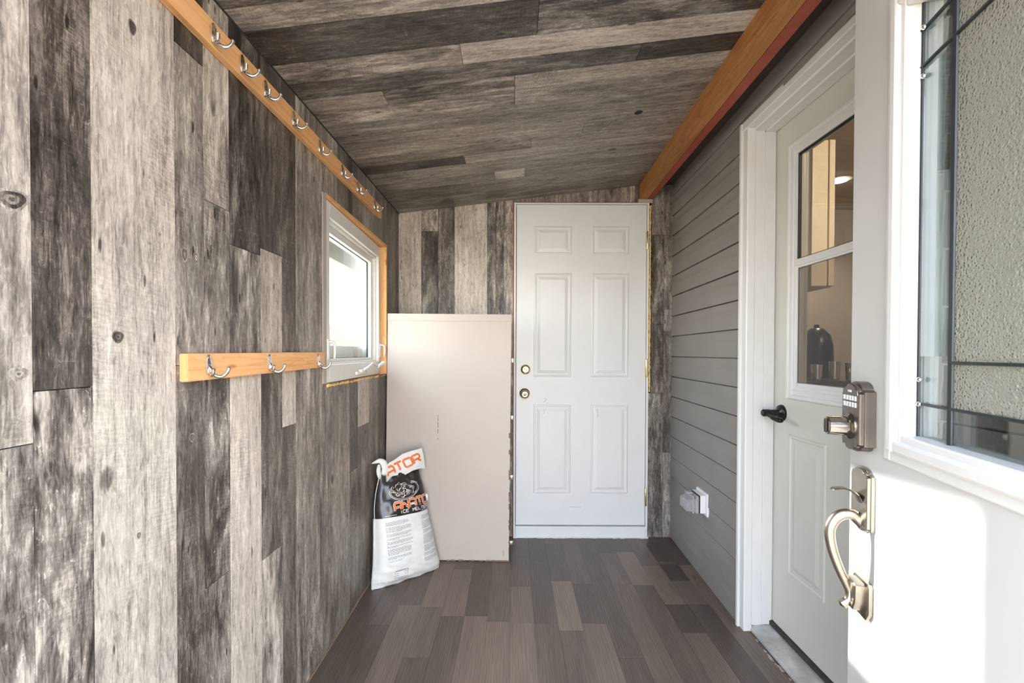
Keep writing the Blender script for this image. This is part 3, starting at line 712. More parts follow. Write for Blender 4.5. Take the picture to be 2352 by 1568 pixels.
# ================================================================== WINDOW
s2 = Vector((-.031, .843, 0)).normalized(); wn_ = Vector((s2.y, -s2.x, 0))
W0 = Vector((-.713, 1.728, 0)); wrot = math.atan2(s2.y, s2.x)
WM = Matrix(((s2.x, wn_.x, 0, W0.x), (s2.y, wn_.y, 0, W0.y), (0, 0, 1, 0), (0, 0, 0, 1)))   # local: x along, y towards room, z up
w1 = thing('window_1', kind='structure', loc=(W0.x, W0.y, 1.03), rotz=0)
def wbox(bm, a0, a1, d0, d1, z0, z1, bev=.002): box(bm, a0, a1, d0, d1, z0, z1, bev, mat=WM)
WA = .822
bm = bmesh.new()
for a0, a1, z0, z1 in ((.001, .045, 1.03, 1.733), (WA-.036, WA, 1.03, 1.733), (.045, WA-.036, 1.675, 1.733), (.045, WA-.036, 1.03, 1.100)): wbox(bm, a0, a1, -.085, 0, z0, z1)
# stepped inner stop
for a0, a1, z0, z1 in ((.045, .055, 1.100, 1.675), (WA-.044, WA-.036, 1.100, 1.675), (.045, WA-.036, 1.664, 1.675), (.045, WA-.036, 1.100, 1.108)): wbox(bm, a0, a1, -.085, -.016, z0, z1, .001)
obj('window_frame', bm, M['vinyl'], w1)
bm = bmesh.new()
for a0, a1, z0, z1 in ((.055, .085, 1.108, 1.664), (WA-.073, WA-.044, 1.108, 1.664), (.085, WA-.073, 1.636, 1.664), (.085, WA-.073, 1.108, 1.122)): wbox(bm, a0, a1, -.080, -.032, z0, z1)
sash = obj('window_sash', bm, M['vinyl'], w1)
bm = bmesh.new(); wbox(bm, .02, WA-.02, -.112, -.086, 1.06, 1.180); wbox(bm, .02, .05, -.112, -.086, 1.180, 1.70); wbox(bm, WA-.045, WA-.02, -.112, -.086, 1.180, 1.70); obj('added_outer_frame', bm, M['vinyl'], w1)  # added outside frame; its high sill cuts off the sun patch below
bm = bmesh.new(); wbox(bm, .083, WA-.071, -.060, -.056, 1.12, 1.638, 0)
obj('window_pane', bm, M['glass'], w1)
bm = bmesh.new()
for a0, a1, z0, z1 in ((.085, .088, 1.122, 1.636), (WA-.076, WA-.073, 1.122, 1.636), (.085, WA-.073, 1.634, 1.637), (.085, WA-.073, 1.121, 1.124)): wbox(bm, a0, a1, -.056, -.050, z0, z1, 0)
obj('glazing_seal', bm, M['rubber'], sash)
# crank handle
bm = bmesh.new()
wbox(bm, .36, .52, 0, .012, 1.044, 1.060, .004); wbox(bm, .40, .47, .0, .022, 1.052, 1.070, .006)
ck = obj('crank_base', bm, M['vinyl'], w1, smooth=40)
bm = bmesh.new()
tube(bm, smooth_path([WM @ Vector(p) for p in ((.43, .02, 1.066), (.47, .034, 1.080), (.53, .036, 1.094), (.60, .034, 1.084), (.64, .034, 1.076))]), .006, 10)
tube(bm, [WM @ Vector(p) for p in ((.63, .036, 1.076), (.66, .042, 1.082), (.70, .046, 1.092))], [.008, .0095, .011], 12)
obj('crank_arm', bm, M['plastic_w'], ck, smooth=50)
for a in (.022, WA-.018):
    bm = bmesh.new()
    wbox(bm, a-.010, a+.010, .0, .006, 1.12, 1.20, .002)
    tube(bm, smooth_path([WM @ Vector(p) for p in ((a, .006, 1.190), (a+.004, .022, 1.186), (a+.006, .026, 1.165), (a+.006, .024, 1.125))]), [.005]*13+[.005, .004, .004], 8)
    obj('sash_lock', bm, M['vinyl'], w1, smooth=50)
# timber lining of the opening
bm = bmesh.new(); box(bm, -.83, XL+.001, 1.722, 2.565, 1.736, 1.752, .001)
obj('head_lining', bm, M['pine'], w1)
bm = bmesh.new(); box(bm, -.83, XL+.001, 2.5515, 2.565, 1.018, 1.736, .001)
obj('side_lining', bm, M['pine_v'], w1)
bm = bmesh.new(); box(bm, -.83, XL-.001, 1.722, 2.5515, 1.014, 1.026, .001)
obj('sill_lining', bm, M['pine'], w1)
bm = bmesh.new(); box(bm, XL-.002, XL+.003, 1.695, 1.7275, 1.03, 1.745, .001)
obj('edge_strip', bm, simple('greige_edge_strip', (.42, .36, .31), .6), w1)
# roof overhang outside
bm = bmesh.new(); box(bm, -.99, -.83, -1.0, 4.2, 1.955, 1.985); box(bm, -1.01, -.99, -1.0, 4.2, 1.660, 2.0)
tag(obj('trim_5', bm, M['soffit']), kind='structure')

# ================================================================== HOUSE DOOR (door_2)
XD = 1.075
d2 = thing('door_2', kind='structure', loc=(XD, 1.45, 0))
bm = bmesh.new()
YF = 1.868
box(bm, .955, .990, YF, YF+.036, .0, 2.10, .004); box(bm, .957, .975, YF+.004, YF+.03, .0, 2.09, .002)
box(bm, .985, 1.13, YF+.008, YF+.03, .022, 2.075, .002)
box(bm, 1.030, 1.073, YF+.002, YF+.010, .030, 2.062, .002)
box(bm, .955, .990, .985, 1.021, .0, 2.10, .004); box(bm, .985, 1.13, .99, 1.012, .022, 2.075, .002)
box(bm, .950, .990, .975, YF+.040, 2.068, 2.104, .004); box(bm, .985, 1.13, 1.0, YF+.02, 2.060, 2.085, .002); box(bm, 1.030, 1.073, 1.0, YF+.01, 2.052, 2.062, .002)
obj('door_casing', bm, M['trim_white'], d2)
bm = bmesh.new(); box(bm, XR(1.93)-.022, .985, YF+.036, YF+.050, .0, 2.10, .001)
obj('siding_channel', bm, M['trim_white'], d2)
Y0, Y1, ZB, ZT = 1.022, 1.874, .050, 2.060
GA, GB, GZ0, GZ1 = 1.18, 1.735, 1.02, 1.915       # opening for the lite
bm = bmesh.new()
for y0, y1, z0, z1 in ((Y0, GA, ZB, ZT), (GB, Y1, ZB, ZT), (GA, GB, ZB, GZ0), (GA, GB, GZ1, ZT)): box(bm, XD, XD+.044, y0, y1, z0, z1)
pd = lambda a, b, d: Vector((XD-d, a, b))
for a0, a1 in ((1.556, 1.768), (1.13, 1.342)): emboss(bm, a0, a1, .29, .837, [(0, .0002), (.004, .0050), (.011, .0050), (.016, .0004), (.030, .0006), (.046, .0060), (.05, .0060)], pd)
bmesh.ops.remove_doubles(bm, verts=bm.verts, dist=1e-6)
obj('door_slab', bm, M['cream_door'], d2)
bm = bmesh.new()
def ring(bm, a0, a1, b0, b1, w_, x0, x1, bev=.003):
    box(bm, x0, x1, a0, a0+w_, b0, b1, bev); box(bm, x0, x1, a1-w_, a1, b0, b1, bev); box(bm, x0, x1, a0+w_, a1-w_, b1-w_, b1, bev); box(bm, x0, x1, a0+w_, a1-w_, b0, b0+w_, bev)
ring(bm, 1.135, 1.782, .975, 1.955, .016, XD-.010, XD+.01, .004)
ring(bm, 1.149, 1.768, .989, 1.941, .022, XD-.006, XD+.01, .003)
ring(bm, 1.169, 1.748, 1.009, 1.921, .014, XD-.002, XD+.03, .002)
box(bm, XD-.004, XD+.03, 1.18, 1.74, 1.480, 1.506, .003)
lf = obj('lite_frame', bm, M['trim_white'], d2)
bm = bmesh.new(); ring(bm, 1.175, 1.742, 1.022, 1.488, .016, XD+.000, XD+.012, .002)
ls = obj('lower_sash', bm, M['trim_white'], d2)
bm = bmesh.new(); box(bm, XD+.016, XD+.018, 1.18, 1.735, 1.50, 1.915)
obj('upper_pane', bm, M['glass_dim'], d2)
bm = bmesh.new(); box(bm, XD+.016, XD+.018, 1.18, 1.735, 1.02, 1.50)
obj('lower_pane', bm, M['glass_dim'], d2)
bm = bmesh.new(); v = [bm.verts.new((XD+.006, y, z)) for y, z in ((1.19, 1.035), (1.728, 1.035), (1.728, 1.478), (1.19, 1.478))]; bm.faces.new(v)
obj('insect_screen', bm, M['screen'], ls)
bm = bmesh.new(); ring(bm, 1.182, 1.736, 1.504, 1.910, .006, XD+.004, XD+.016, .001); obj('glazing_seal', bm, M['rubber'], lf)
bm = bmesh.new(); ring(bm, 1.190, 1.728, 1.036, 1.476, .004, XD+.002, XD+.008, .001); obj('screen_rim', bm, simple('grey_screen_rim', (.16, .16, .17), .5), ls)
# lever
bm = bmesh.new(); O = Vector((XD, 1.818, .912))
lathe(bm, [(.033, 0), (.033, .004), (.030, .010), (.022, .013), (.014, .018), (.0125, .045), (.0145, .052), (.0145, .074), (.011, .078)], O, (-1, 0, 0), 28)
lv = obj('door_lever', bm, M['black_metal'], d2, smooth=40)
bm = bmesh.new(); tube(bm, smooth_path([O+Vector(p) for p in ((-.062, -.004, -.002), (-.064, -.030, -.008), (-.062, -.065, -.015), (-.056, -.095, -.018))]), [.009]*8+[.0115]*4+[.0125, .012, .011, .009], 12, flat=.8)
obj('lever_arm', bm, M['black_metal'], lv, smooth=40)
# sill
bm = bmesh.new()
hexa(bm, [(.985, .99, 0), (XD+.04, .99, 0), (XD+.04, YF+.008, 0), (.985, YF+.008, 0), (.985, .99, .020), (XD+.04, .99, .034), (XD+.04, YF+.008, .034), (.985, YF+.008, .020)])
bmesh.ops.bevel(bm, geom=[e_ for e_ in bm.edges if abs(e_.verts[0].co.x-.985) < 1e-4 and abs(e_.verts[1].co.x-.985) < 1e-4], offset=.005, segments=3, affect='EDGES')
obj('door_sill', bm, M['alu'], d2)
bm = bmesh.new(); box(bm, XD-.012, XD+.004, 1.015, YF+.006, .030, .0475, .003)
obj('slab_gap_strip', bm, M['dirt'], d2)  # near-black strip painted in for the dark gap under the slab
# dirt and paint crumbs along the sill
bm = bmesh.new()
for _ in range(26):
    y = random.uniform(1.3, 1.86); x = .983-random.uniform(.0, .010); s_ = random.uniform(.002, .006)
    box(bm, x-s_, x+s_, y-s_*1.6, y+s_*1.6, .0003, .0003+s_*.5, .0006)
tag(obj('sill_debris', bm, simple('grey_crumbs', (.42, .38, .33), .9, var=.4, scale=90)), 'crumbs of old caulk and dirt along the foot of the house door sill', 'debris', kind='stuff')

# ================================================================== ENTRY DOOR (door_3), standing open
HX, HY = .505, .098; dv = Vector((.2453, .9694, 0)); nv = Vector((-.9694, .2453, 0))
def pe(t_, z_, d_=0.0): return Vector((HX, HY, 0))+dv*t_+nv*d_+Vector((0, 0, z_))
EM = Matrix(((dv.x, nv.x, 0, HX), (dv.y, nv.y, 0, HY), (0, 0, 1, 0), (0, 0, 0, 1)))   # local x = t, y = outwards d, z
d3 = thing('door_3', kind='structure', loc=(HX, HY, 0))
def ebox(bm, t0, t1, d0, d1, z0, z1, bev=.002): box(bm, t0, t1, d0, d1, z0, z1, bev, mat=EM)
FT0, FT1, FZ0, FZ1 = .145, .769, .956, 1.800
bm = bmesh.new()
for t0, t1, z0, z1 in ((.002, FT0+.02, .012, 2.045), (FT1-.02, .9105, .012, 2.045), (FT0+.02, FT1-.02, .012, FZ0+.02), (FT0+.02, FT1-.02, FZ1-.02, 2.045)): ebox(bm, t0, t1, -.044, 0, z0, z1, 0)
pen = lambda a, b, d: pe(a, b, d)
for a0, a1 in ((.535, .80), (.115, .375)): emboss(bm, a0, a1, .18, .806, STAMP, pen)
bmesh.ops.remove_doubles(bm, verts=bm.verts, dist=1e-6)
obj('door_slab', bm, M['entry_white'], d3)
bm = bmesh.new()
def ering(bm, t0, t1, z0, z1, w_, d0, d1, bev=.003):
    ebox(bm, t0, t0+w_, d0, d1, z0, z1, bev); ebox(bm, t1-w_, t1, d0, d1, z0, z1, bev); ebox(bm, t0+w_, t1-w_, d0, d1, z1-w_, z1, bev); ebox(bm, t0+w_, t1-w_, d0, d1, z0, z0+w_, bev)
ering(bm, FT0, FT1, FZ0, FZ1, .022, -.002, .006, .003)
ering(bm, FT0+.018, FT1-.018, FZ0+.018, FZ1-.018, .022, -.002, .013, .005)
ering(bm, FT0+.038, FT1-.038, FZ0+.018+.018, FZ1-.036, .016, -.044, .006, .003)
obj('lite_frame', bm, M['trim_white'], d3)
G0, G1, Z0, Z1 = FT0+.05, FT1-.05, FZ0+.036, FZ1-.045
C0, C1 = .283, .632                 # uprights of the came
za, zb_, zc, zd = 1.064, 1.136, 1.640, 1.702
bm = bmesh.new()
# clear border of the pane as one piece
for t0, t1, z0, z1 in ((G0, C0, Z0, Z1), (C1, G1, Z0, Z1), (C0, C1, Z0, za), (C0, C1, zd, Z1)): ebox(bm, t0, t1, -.026, -.022, z0, z1, 0)
bmesh.ops.remove_doubles(bm, verts=bm.verts, dist=1e-6)
obj('clear_border_pane', bm, M['glass_border'], d3)
bm = bmesh.new(); ebox(bm, C0, C1, -.028, -.021, za, zd, 0)
obj('textured_pane', bm, M['hammered'], d3)
bm = bmesh.new(); ebox(bm, C1+.012, G1-.010, -.0205, -.0190, zb_+.01, zc-.01, 0); ebox(bm, G0+.01, C0-.012, -.0205, -.0190, zb_+.01, zc-.01, 0)
tag(obj('bevelled_strip', bm, M['glass_border'], d3), 'bevelled clear glass strips')
bm = bmesh.new()
def bar(t0, z0, t1, z1, r=.0035): tube(bm, [pe(t0, z0, -.019), pe(t1, z1, -.019)], r, 8, flat=.7)
for t_ in (C0, C1): bar(t_, Z0, t_, Z1, .0045)
for z_ in (za, zb_, zc, zd): bar(G0 if z_ in (za, zc, zd) else C0, z_, G1 if z_ in (za, zc, zd) else C1, z_, .0035)
for t_ in (G0+.006, G1-.006): bar(t_, Z0, t_, Z1, .0028)
obj('came_bars', bm, M['lead'], d3, smooth=40)
for z_ in (za, 1.106, zc-.02, zd):
    bm = bmesh.new(); lathe(bm, [(.0045, 0), (.004, .002), (.002, .0042), (.0004, .0046)], pe(G1-.014, z_, -.0165), nv, 14)
    obj('glass_jewel', bm, M['chrome'], d3, smooth=50)
# --- keypad deadbolt
kc = .845
def arch(c, w_, z0, z1, sh, rise, bot=0.0, n=10):
    """outline with shouldered arch on top, and a matching one below if bot"""
    p = [(c-w_, z0+(sh if bot else 0)), ] if bot else [(c-w_, z0)]
    if bot:
        p = [(c-w_, z0+bot)]
        for k in range(n+1):
            a = math.pi*k/n; p.append((c-w_*.72*math.cos(a), z0+bot-.004-(bot-.004)*math.sin(a)))
        p.append((c+w_, z0+bot))
    else: p = [(c-w_, z0), (c+w_, z0)]
    p.append((c+w_, z1-sh))
    for k in range(n+1):
        a = math.pi*k/n; p.append((c+w_*.72*math.cos(a), z1-sh+.004+(sh-.004)*math.sin(a)))
    p.append((c-w_, z1-sh))
    return p
pk = lambda a, b, d: pe(a, b, d)
bm = bmesh.new(); prism(bm, arch(kc, .0395, .9535, 1.094, .020, 0, .014), 0, .020, pk, bev=.002)
prism(bm, arch(kc, .036, .9565, 1.090, .020, 0, .014), .0195, .029, pk, bev=.005)
lock = obj('keypad_lock', bm, M['pewter'], d3, smooth=35)
bm = bmesh.new(); O = pe(kc-.001, 1.003, .028)
lathe(bm, [(.026, 0), (.026, .003), (.021, .007), (.019, .008), (.0188, .028), (.0178, .041), (.0165, .0425)], O, nv, 28)
obj('cylinder_knob', bm, simple('polished_dark_nickel', (.40, .36, .33), .15, 1.0), lock, smooth=35)
bm = bmesh.new(); box(bm, -.0045, .0045, 0, .004, -.014, .014, .003, mat=EM @ Matrix.Translation((kc-.001, .0700, 1.003)))
obj('key_slot', bm, M['black_metal'], lock)
for r_, z_ in ((0, 1.0605), (1, 1.0475)):
    for k in range(5):
        bm = bmesh.new(); t_ = kc+.0230-k*.0115; ebox(bm, t_-.0046, t_+.0046, .028, .0308, z_-.0048, z_+.0048, .0012)
        kbn = obj('key_button', bm, M['plastic_w'], lock)
bm = bmesh.new()
for r_, z_ in ((0, 1.0605), (1, 1.0475)):
    for k in range(5):
        t_ = kc+.0230-k*.0115; ch = '1234567890'[r_*5+k]
        for pl in GL[ch]: stroke(bm, [(t_+.0016-x*.0032, z_-.0028+y*.0056) for x, y in pl], .0009, lambda u, w_: pe(u, w_, .0311), 1)
obj('key_digits', bm, M['ink_grey'], lock)
bm = bmesh.new(); ebox(bm, kc-.007, kc+.007, .028, .0306, 1.0720, 1.0765, .0012); obj('lock_badge', bm, M['plastic_w'], lock)
# --- handle set
bm = bmesh.new(); prism(bm, arch(kc-.002, .0365, .802, .922, .013, 0), 0, .007, pk, bev=.002)
prism(bm, arch(kc-.002, .0325, .806, .919, .013, 0), .0068, .0125, pk, bev=.003)
plate = obj('handle_plate', bm, M['nickel'], d3, smooth=35)
bm = bmesh.new()
path = [pe(.841, z_, d_) for d_, z_ in ((.010, .8510), (.018, .8660), (.030, .8745), (.042, .8770), (.054, .8755), (.060, .8740))]
tube(bm, smooth_path(path, 4), [.0170, .0168, .0165, .016, .0155, .015, .014, .013, .012, .0115, .011, .0108, .0105, .0105, .0105, .0105, .011, .0105, .010, .0095, .008], 16, flat=.16, up=(0, 0, 1))
obj('thumb_latch', bm, M['pewter'], plate, smooth=50)
bm = bmesh.new()
gp = [(.004, .806), (.012, .8150), (.026, .8245), (.044, .8215), (.0575, .8075), (.0635, .7860), (.0585, .7510), (.0455, .7120), (.033, .6830), (.0265, .6660), (.0290, .6500), (.0400, .6395)]
gs = smooth_path([pe(.841, z_, d_) for d_, z_ in gp], 6); n = len(gs)
rad = []
for i in range(n):
    u = i/(n-1); rad.append(.0118 if u < .12 else (.0112 if u < .3 else (.0112-.0032*min(1, (u-.3)/.45))+(.0012 if u > .93 else 0)))
tube(bm, gs, rad, 16, flat=.88, up=tuple(dv))
lathe(bm, [(.017, 0), (.016, .006), (.012, .012)], pe(.841, .808, .0), nv, 20)
obj('grip_handle', bm, M['nickel'], plate, smooth=50)
bm = bmesh.new()
prism(bm, [(.808, .690), (.812, .697), (.868, .697), (.872, .690), (.872, .640), (.860, .622), (.820, .622), (.808, .640)], 0, .009, pk, bev=.003)
prism(bm, [(.818, .690), (.824, .694), (.858, .694), (.864, .688), (.862, .655), (.852, .636), (.830, .636), (.820, .655)], .0085, .0285, pk, bev=.006)
obj('grip_foot', bm, M['nickel'], d3, smooth=35)
for z_ in (.25, 1.05, 1.85):
    bm = bmesh.new(); lathe(bm, [(.006, 0), (.0065, .003), (.0065, .097), (.006, .1)], (HX-.002, HY-.008, z_-.05), (0, 0, 1), 12)
    obj('hinge', bm, M['nickel'], d3, smooth=40)

# ================================================================== COAT RAILS
XF = XL+.019
def coat_hook(rail, y, z):
    """double-prong robe hook on the board face"""
    bm = bmesh.new(); B = Vector((XF, y, z))
    out = []
    for k in range(20):
        a = 2*math.pi*k/20; out.append((.0088*math.cos(a), .0235*math.sin(a)))
    prism(bm, out, 0, .0055, lambda a, b, d: B+Vector((d, a, b)), bev=.0018)
    for dz in (.012, .001): lathe(bm, [(.0028, 0), (.0024, .0010), (.0005, .0016)], B+Vector((.0044, 0, dz)), (1, 0, 0), 10)
    tube(bm, [B+Vector((.003, 0, -.004)), B+Vector((.007, 0, -.012)), B+Vector((.007, 0, -.020))], [.005, .0062, .005], 10)
    h = obj('coat_hook', bm, M['chrome'], rail, smooth=45)
    for s in (1, -1):
        bm = bmesh.new()
        pth = [B+Vector(p) for p in (((.006, 0, -.012), (.012, .003, -.0215), (.021, .007, -.0265), (.030, .011, -.0240), (.037, .014, -.015), (.039, .015, -.006)) if s > 0 else ((.006, 0, -.012), (.010, -.003, -.0200), (.0150, -.007, -.0225), (.0195, -.010, -.0195), (.0215, -.012, -.013), (.022, -.0125, -.009)))]
        sp_ = smooth_path(pth, 4); tube(bm, sp_, [.0040]*(len(sp_)-3)+[.0043, .0048, .0045], 10)
        obj('hook_prong', bm, M['chrome'], h, smooth=60)
rail1 = thing('coat_rail', 'long upper pine rail with eight chrome double hooks high on the plank wall', 'coat rail', (XL, 1.25, 1.862))
bm = bmesh.new(); box(bm, XL+.0002, XF, .12, 2.395, 1.851, 1.912, .0018); obj('board', bm, M['pine'], rail1)
for y in (1.050, 1.160, 1.269, 1.431, 1.623, 1.836, 2.019, 2.265): coat_hook(rail1, y, 1.8795)
rail2 = thing('coat_rail', 'short lower pine rail with three chrome double hooks left of the window', 'coat rail', (XL, 1.31, 1.086))
bm = bmesh.new(); hexa(bm, [(XL+.0002, .966, 1.085), (XF, .966, 1.085), (XF, 1.671, 1.094), (XL+.0002, 1.671, 1.094), (XL+.0002, .966, 1.1455), (XF, .966, 1.1455), (XF, 1.671, 1.149), (XL+.0002, 1.671, 1.149)])
bmesh.ops.bevel(bm, geom=bm.edges[:], offset=.0018, segments=2, affect='EDGES'); obj('board', bm, M['pine'], rail2)
for y in (1.029, 1.287, 1.611): coat_hook(rail2, y, 1.1195)

# ================================================================== BEIGE BOARD
pan = thing('leaning_board', 'tall beige painted board standing upright beside the white back door', 'board', (-.36, 2.5, 0))
bm = bmesh.new()
PT = 1.368
hexa(bm, [(-.7055, 2.500, .004), (-.020, 2.490, .004), (-.020, 2.520, .004), (-.7055, 2.530, .004), (-.7060, 2.562, PT), (-.008, 2.562, PT-.004), (-.008, 2.592, PT-.004), (-.7060, 2.592, PT)])
bmesh.ops.bevel(bm, geom=bm.edges[:], offset=.002, segments=2, affect='EDGES')
obj('board_face', bm, M['board'], pan)
bm = bmesh.new()
hexa(bm, [(-.7055, 2.5565, PT-.040), (-.009, 2.5565, PT-.044), (-.009, 2.565, PT-.044), (-.7055, 2.565, PT-.040), (-.7055, 2.5585, PT-.001), (-.009, 2.5585, PT-.005), (-.009, 2.566, PT-.005), (-.7055, 2.566, PT-.001)])
obj('top_strip', bm, M['board'], pan)
bm = bmesh.new()
for _ in range(40):
    x = random.choice([random.uniform(-.40, -.02), random.uniform(-.15, -.02)]); w_ = random.uniform(.004, .014)
    y = 2.4995-.010*(x+.7055)/.6855
    box(bm, x-w_, min(x+w_, -.019), y-.001, y+.006, .0004, .004+random.uniform(0, .005), .0005)
for _ in range(12):
    z = random.uniform(.03, .75); w_ = random.uniform(.004, .02); y = 2.490+.072*z/PT
    box(bm, -.022, -.0185+.012*z/PT, y-.0008, y+.010, z-w_, z+w_, .0005)
tag(obj('chipped_edge', bm, M['edge_brown'], pan), 'chipped brown edge', kind='stuff')
bm = bmesh.new()
for z0, z1 in ((.79, .80), (.765, .785), (.73, .76), (.700, .722), (.665, .672)):
    stroke(bm, [(-.418, z0), (-.4175, (z0+z1)/2), (-.4185, z1)], .0028, lambda u, w_: Vector((u, 2.4945+.0715*w_/PT-.0015, w_)), 2)
stroke(bm, [(-.052, .060), (-.048, .045), (-.050, .030)], .002, lambda u, w_: Vector((u, 2.4895+.0715*w_/PT-.001, w_)), 2)
tag(obj('scratch_marks', bm, simple('dark_scratch', (.10, .08, .07), .8), pan), 'dark scratch marks', kind='stuff')
for z in (1.105, .785, .455, .095):
    bm = bmesh.new(); y = 2.490+.072*z/PT
    box(bm, -.018+.010*z/PT, .002, y+.008, y+.024, z-.012, z+.012, .002)
    lathe(bm, [(.0045, 0), (.005, .002), (.005, .022), (.0045, .024)], (.001, y+.012, z-.012), (0, 0, 1), 12)
    obj('hinge', bm, M['nickel'], pan, smooth=40)

# ================================================================== BAG OF ICE MELTER
A = Vector((-.680, 2.185, .002)); eu = Vector((.7774, .6290, 0)); ew = Vector((-.0933, .1153, .9889)); en = Vector((.622, -.7688, .1483))
bag = thing('ice_melter_bag', 'slumped white and black sack of ice melter leaning in the corner against the beige board', 'bag', (-.52, 2.32, 0))
rows = [((-.0017, .000), (.3691, .000)), ((.0005, .0333), (.3769, .027)), ((.0060, .070), (.3690, .066)), ((.0114, .1074), (.3594, .1038)), ((.0182, .1837), (.3479, .188)), ((.0228, .2592), (.3353, .259)),
        ((.0269, .3265), (.3243, .3195)), ((.0309, .3937), (.3234, .3731)), ((.0438, .4591), (.3104, .4395)), ((.0609, .5161), (.2947, .5041)), ((.0696, .5471), (.2877, .5465)), ((.0850, .575), (.2850, .590))]
thick = [.018, .052, .064, .070, .070, .066, .062, .054, .040, .024, .014, .006]
def bag_body():
    bm = bmesh.new(); SUB = 24; RS = 4; R = []
    full = []
    for i in range(len(rows)-1):
        for k in range(RS):
            t = k/RS
            full.append((Vector(rows[i][0]).lerp(Vector(rows[i+1][0]), t), Vector(rows[i][1]).lerp(Vector(rows[i+1][1]), t), thick[i]*(1-t)+thick[i+1]*t, i+t))
    full.append((Vector(rows[-1][0]), Vector(rows[-1][1]), thick[-1], len(rows)-1))
    rnd = random.Random(3)
    front = []; back = []
    for l, r, th, ri in full:
        F = []; Bk = []
        for k in range(SUB+1):
            s_ = k/SUB; p = l.lerp(r, s_)
            e_ = (1-abs(2*s_-1)**3.0)**.62
            wr = .0028*math.sin(23*s_+5*ri)+.0022*math.sin(9*ri+17*s_*s_)+.003*math.sin(11*s_-3.1*ri)*(1 if ri > 5 else .45)
            crease = .006*math.exp(-((s_-.16)/.05)**2)*(1 if ri > 5.5 else 0)
            sag = 0.0
            if ri < 1: sag = -.006*math.sin(math.pi*s_)*(1-ri)
            F.append(A+eu*p.x+ew*(p.y+sag)+en*(th*e_+(wr-crease)*e_))
            Bk.append(A+eu*p.x+ew*p.y-en*(th*.25*e_))
        front.append([bm.verts.new(v) for v in F]); back.append([bm.verts.new(v) for v in Bk])
    for j in range(len(full)-1):
        mi = 1 if 6 <= full[j][3] < 10.6 else 0
        for k in range(SUB):
            f = bm.faces.new((front[j][k], front[j][k+1], front[j+1][k+1], front[j+1][k])); f.material_index = mi
            f = bm.faces.new((back[j][k+1], back[j][k], back[j+1][k], back[j+1][k+1])); f.material_index = mi
        for k, (q, w_) in ((0, (front, back)), (SUB, (back, front))):
            f = bm.faces.new((w_[j][k], q[j][k], q[j+1][k], w_[j+1][k])); f.material_index = mi
    for row, flip in ((0, 0), (len(full)-1, 1)):
        for k in range(SUB):
            f = bm.faces.new((front[row][k], back[row][k], back[row][k+1], front[row][k+1])); f.material_index = 0
    # keep clear of wall and floor
    for v in bm.verts:
        v.co.z = max(v.co.z, .002); v.co.x = max(v.co.x, XL+.004)
    return bm
bmb = bag_body(); bvh = BVHTree.FromBMesh(bmb)
obj('sack', bmb, [M['bag_white'], M['bag_black']], bag, smooth=60)
# folded-over top
def fsurf(u, w_, off=0.0): 
    return A+eu*u+ew*w_+en*(.020+.010*math.sin(30*u)+.006*math.sin(22*w_+14*u)+off)
bm = bmesh.new()
topc = [(.0947, .555), (.115, .588), (.150, .5963), (.1977, .621), (.2431, .6308), (.290, .637), (.3076, .6386)]
botc = [(.0986, .4946), (.1365, .5012), (.1724, .5017), (.2050, .516), (.2401, .530), (.285, .5345), (.3199, .5277)]
def interp(c, u):
    n = len(c)-1; x = u*n; i = min(int(x), n-1); return Vector(c[i]).lerp(Vector(c[i+1]), x-i)
NU, NV = 36, 10; G = []; Gb = []
for i in range(NU+1):
    a, b = interp(botc, i/NU), interp(topc, i/NU); G.append([]); Gb.append([])
    for j in range(NV+1):
        p = a.lerp(b, j/NV); G[-1].append(bm.verts.new(fsurf(p.x, p.y, .010*math.sin(math.pi*j/NV)))); Gb[-1].append(bm.verts.new(fsurf(p.x, p.y, -.004-.002*math.sin(math.pi*j/NV))))
for i in range(NU):
    for j in range(NV):
        bm.faces.new((G[i][j], G[i+1][j], G[i+1][j+1], G[i][j+1])); bm.faces.new((Gb[i+1][j], Gb[i][j], Gb[i][j+1], Gb[i+1][j+1]))
    bm.faces.new((G[i][0], Gb[i][0], Gb[i+1][0], G[i+1][0])); bm.faces.new((G[i][NV], G[i+1][NV], Gb[i+1][NV], Gb[i][NV]))
for i in (0, NU):
    for j in range(NV): bm.faces.new((G[i][j], G[i][j+1], Gb[i][j+1], Gb[i][j]))
flap_bvh = BVHTree.FromBMesh(bm)
obj('folded_top', bm, M['bag_white'], bag, smooth=60)
bm = bmesh.new()
wp = [(.0341, .5958, .004), (.0500, .6000, .012), (.0720, .6035, .018), (.0900, .5880, .020), (.0950, .5600, .020), (.090, .535, .02)]
sp_ = smooth_path([A+eu*a+ew*b+en*c for a, b, c in wp], 5); tube(bm, sp_, [.002+.0011*min(i, 14) for i in range(len(sp_))], 10, flat=.5, up=tuple(en))
tube(bm, smooth_path([A+eu*a+ew*b+en*c for a, b, c in ((.068, .585, .014), (.062, .560, .018), (.064, .535, .016), (.068, .516, .012))], 4), [.006, .008, .010, .011, .012, .012, .012, .012, .011, .010, .009, .007, .004], 10, flat=.5, up=tuple(en))
for v in bm.verts: v.co.x = max(v.co.x, XL+.003)
obj('torn_corner', bm, M['bag_white'], bag, smooth=60)
def onto(tree, lift=.0009):
    def f(u, w_):
        o = A+eu*u+ew*w_+en*.3; h = tree.ray_cast(o, -en)
        if h[0] is None: return A+eu*u+ew*w_+en*(.02)
        return h[0]+en*lift
    return f
ob, of = onto(bvh), onto(flap_bvh)
bm = bmesh.new(); lettering(bm, 'ATOR', (.106, .524), (.292, .576), .040, .0105, of, adv=1.2, slant=-.05)
obj('top_lettering', bm, M['ink_orange'], bag)
bm = bmesh.new(); lettering(bm, 'ANATO', (.118, .352), (.318, .358), .038, .0120, onto(bvh, .0010), adv=1.12)
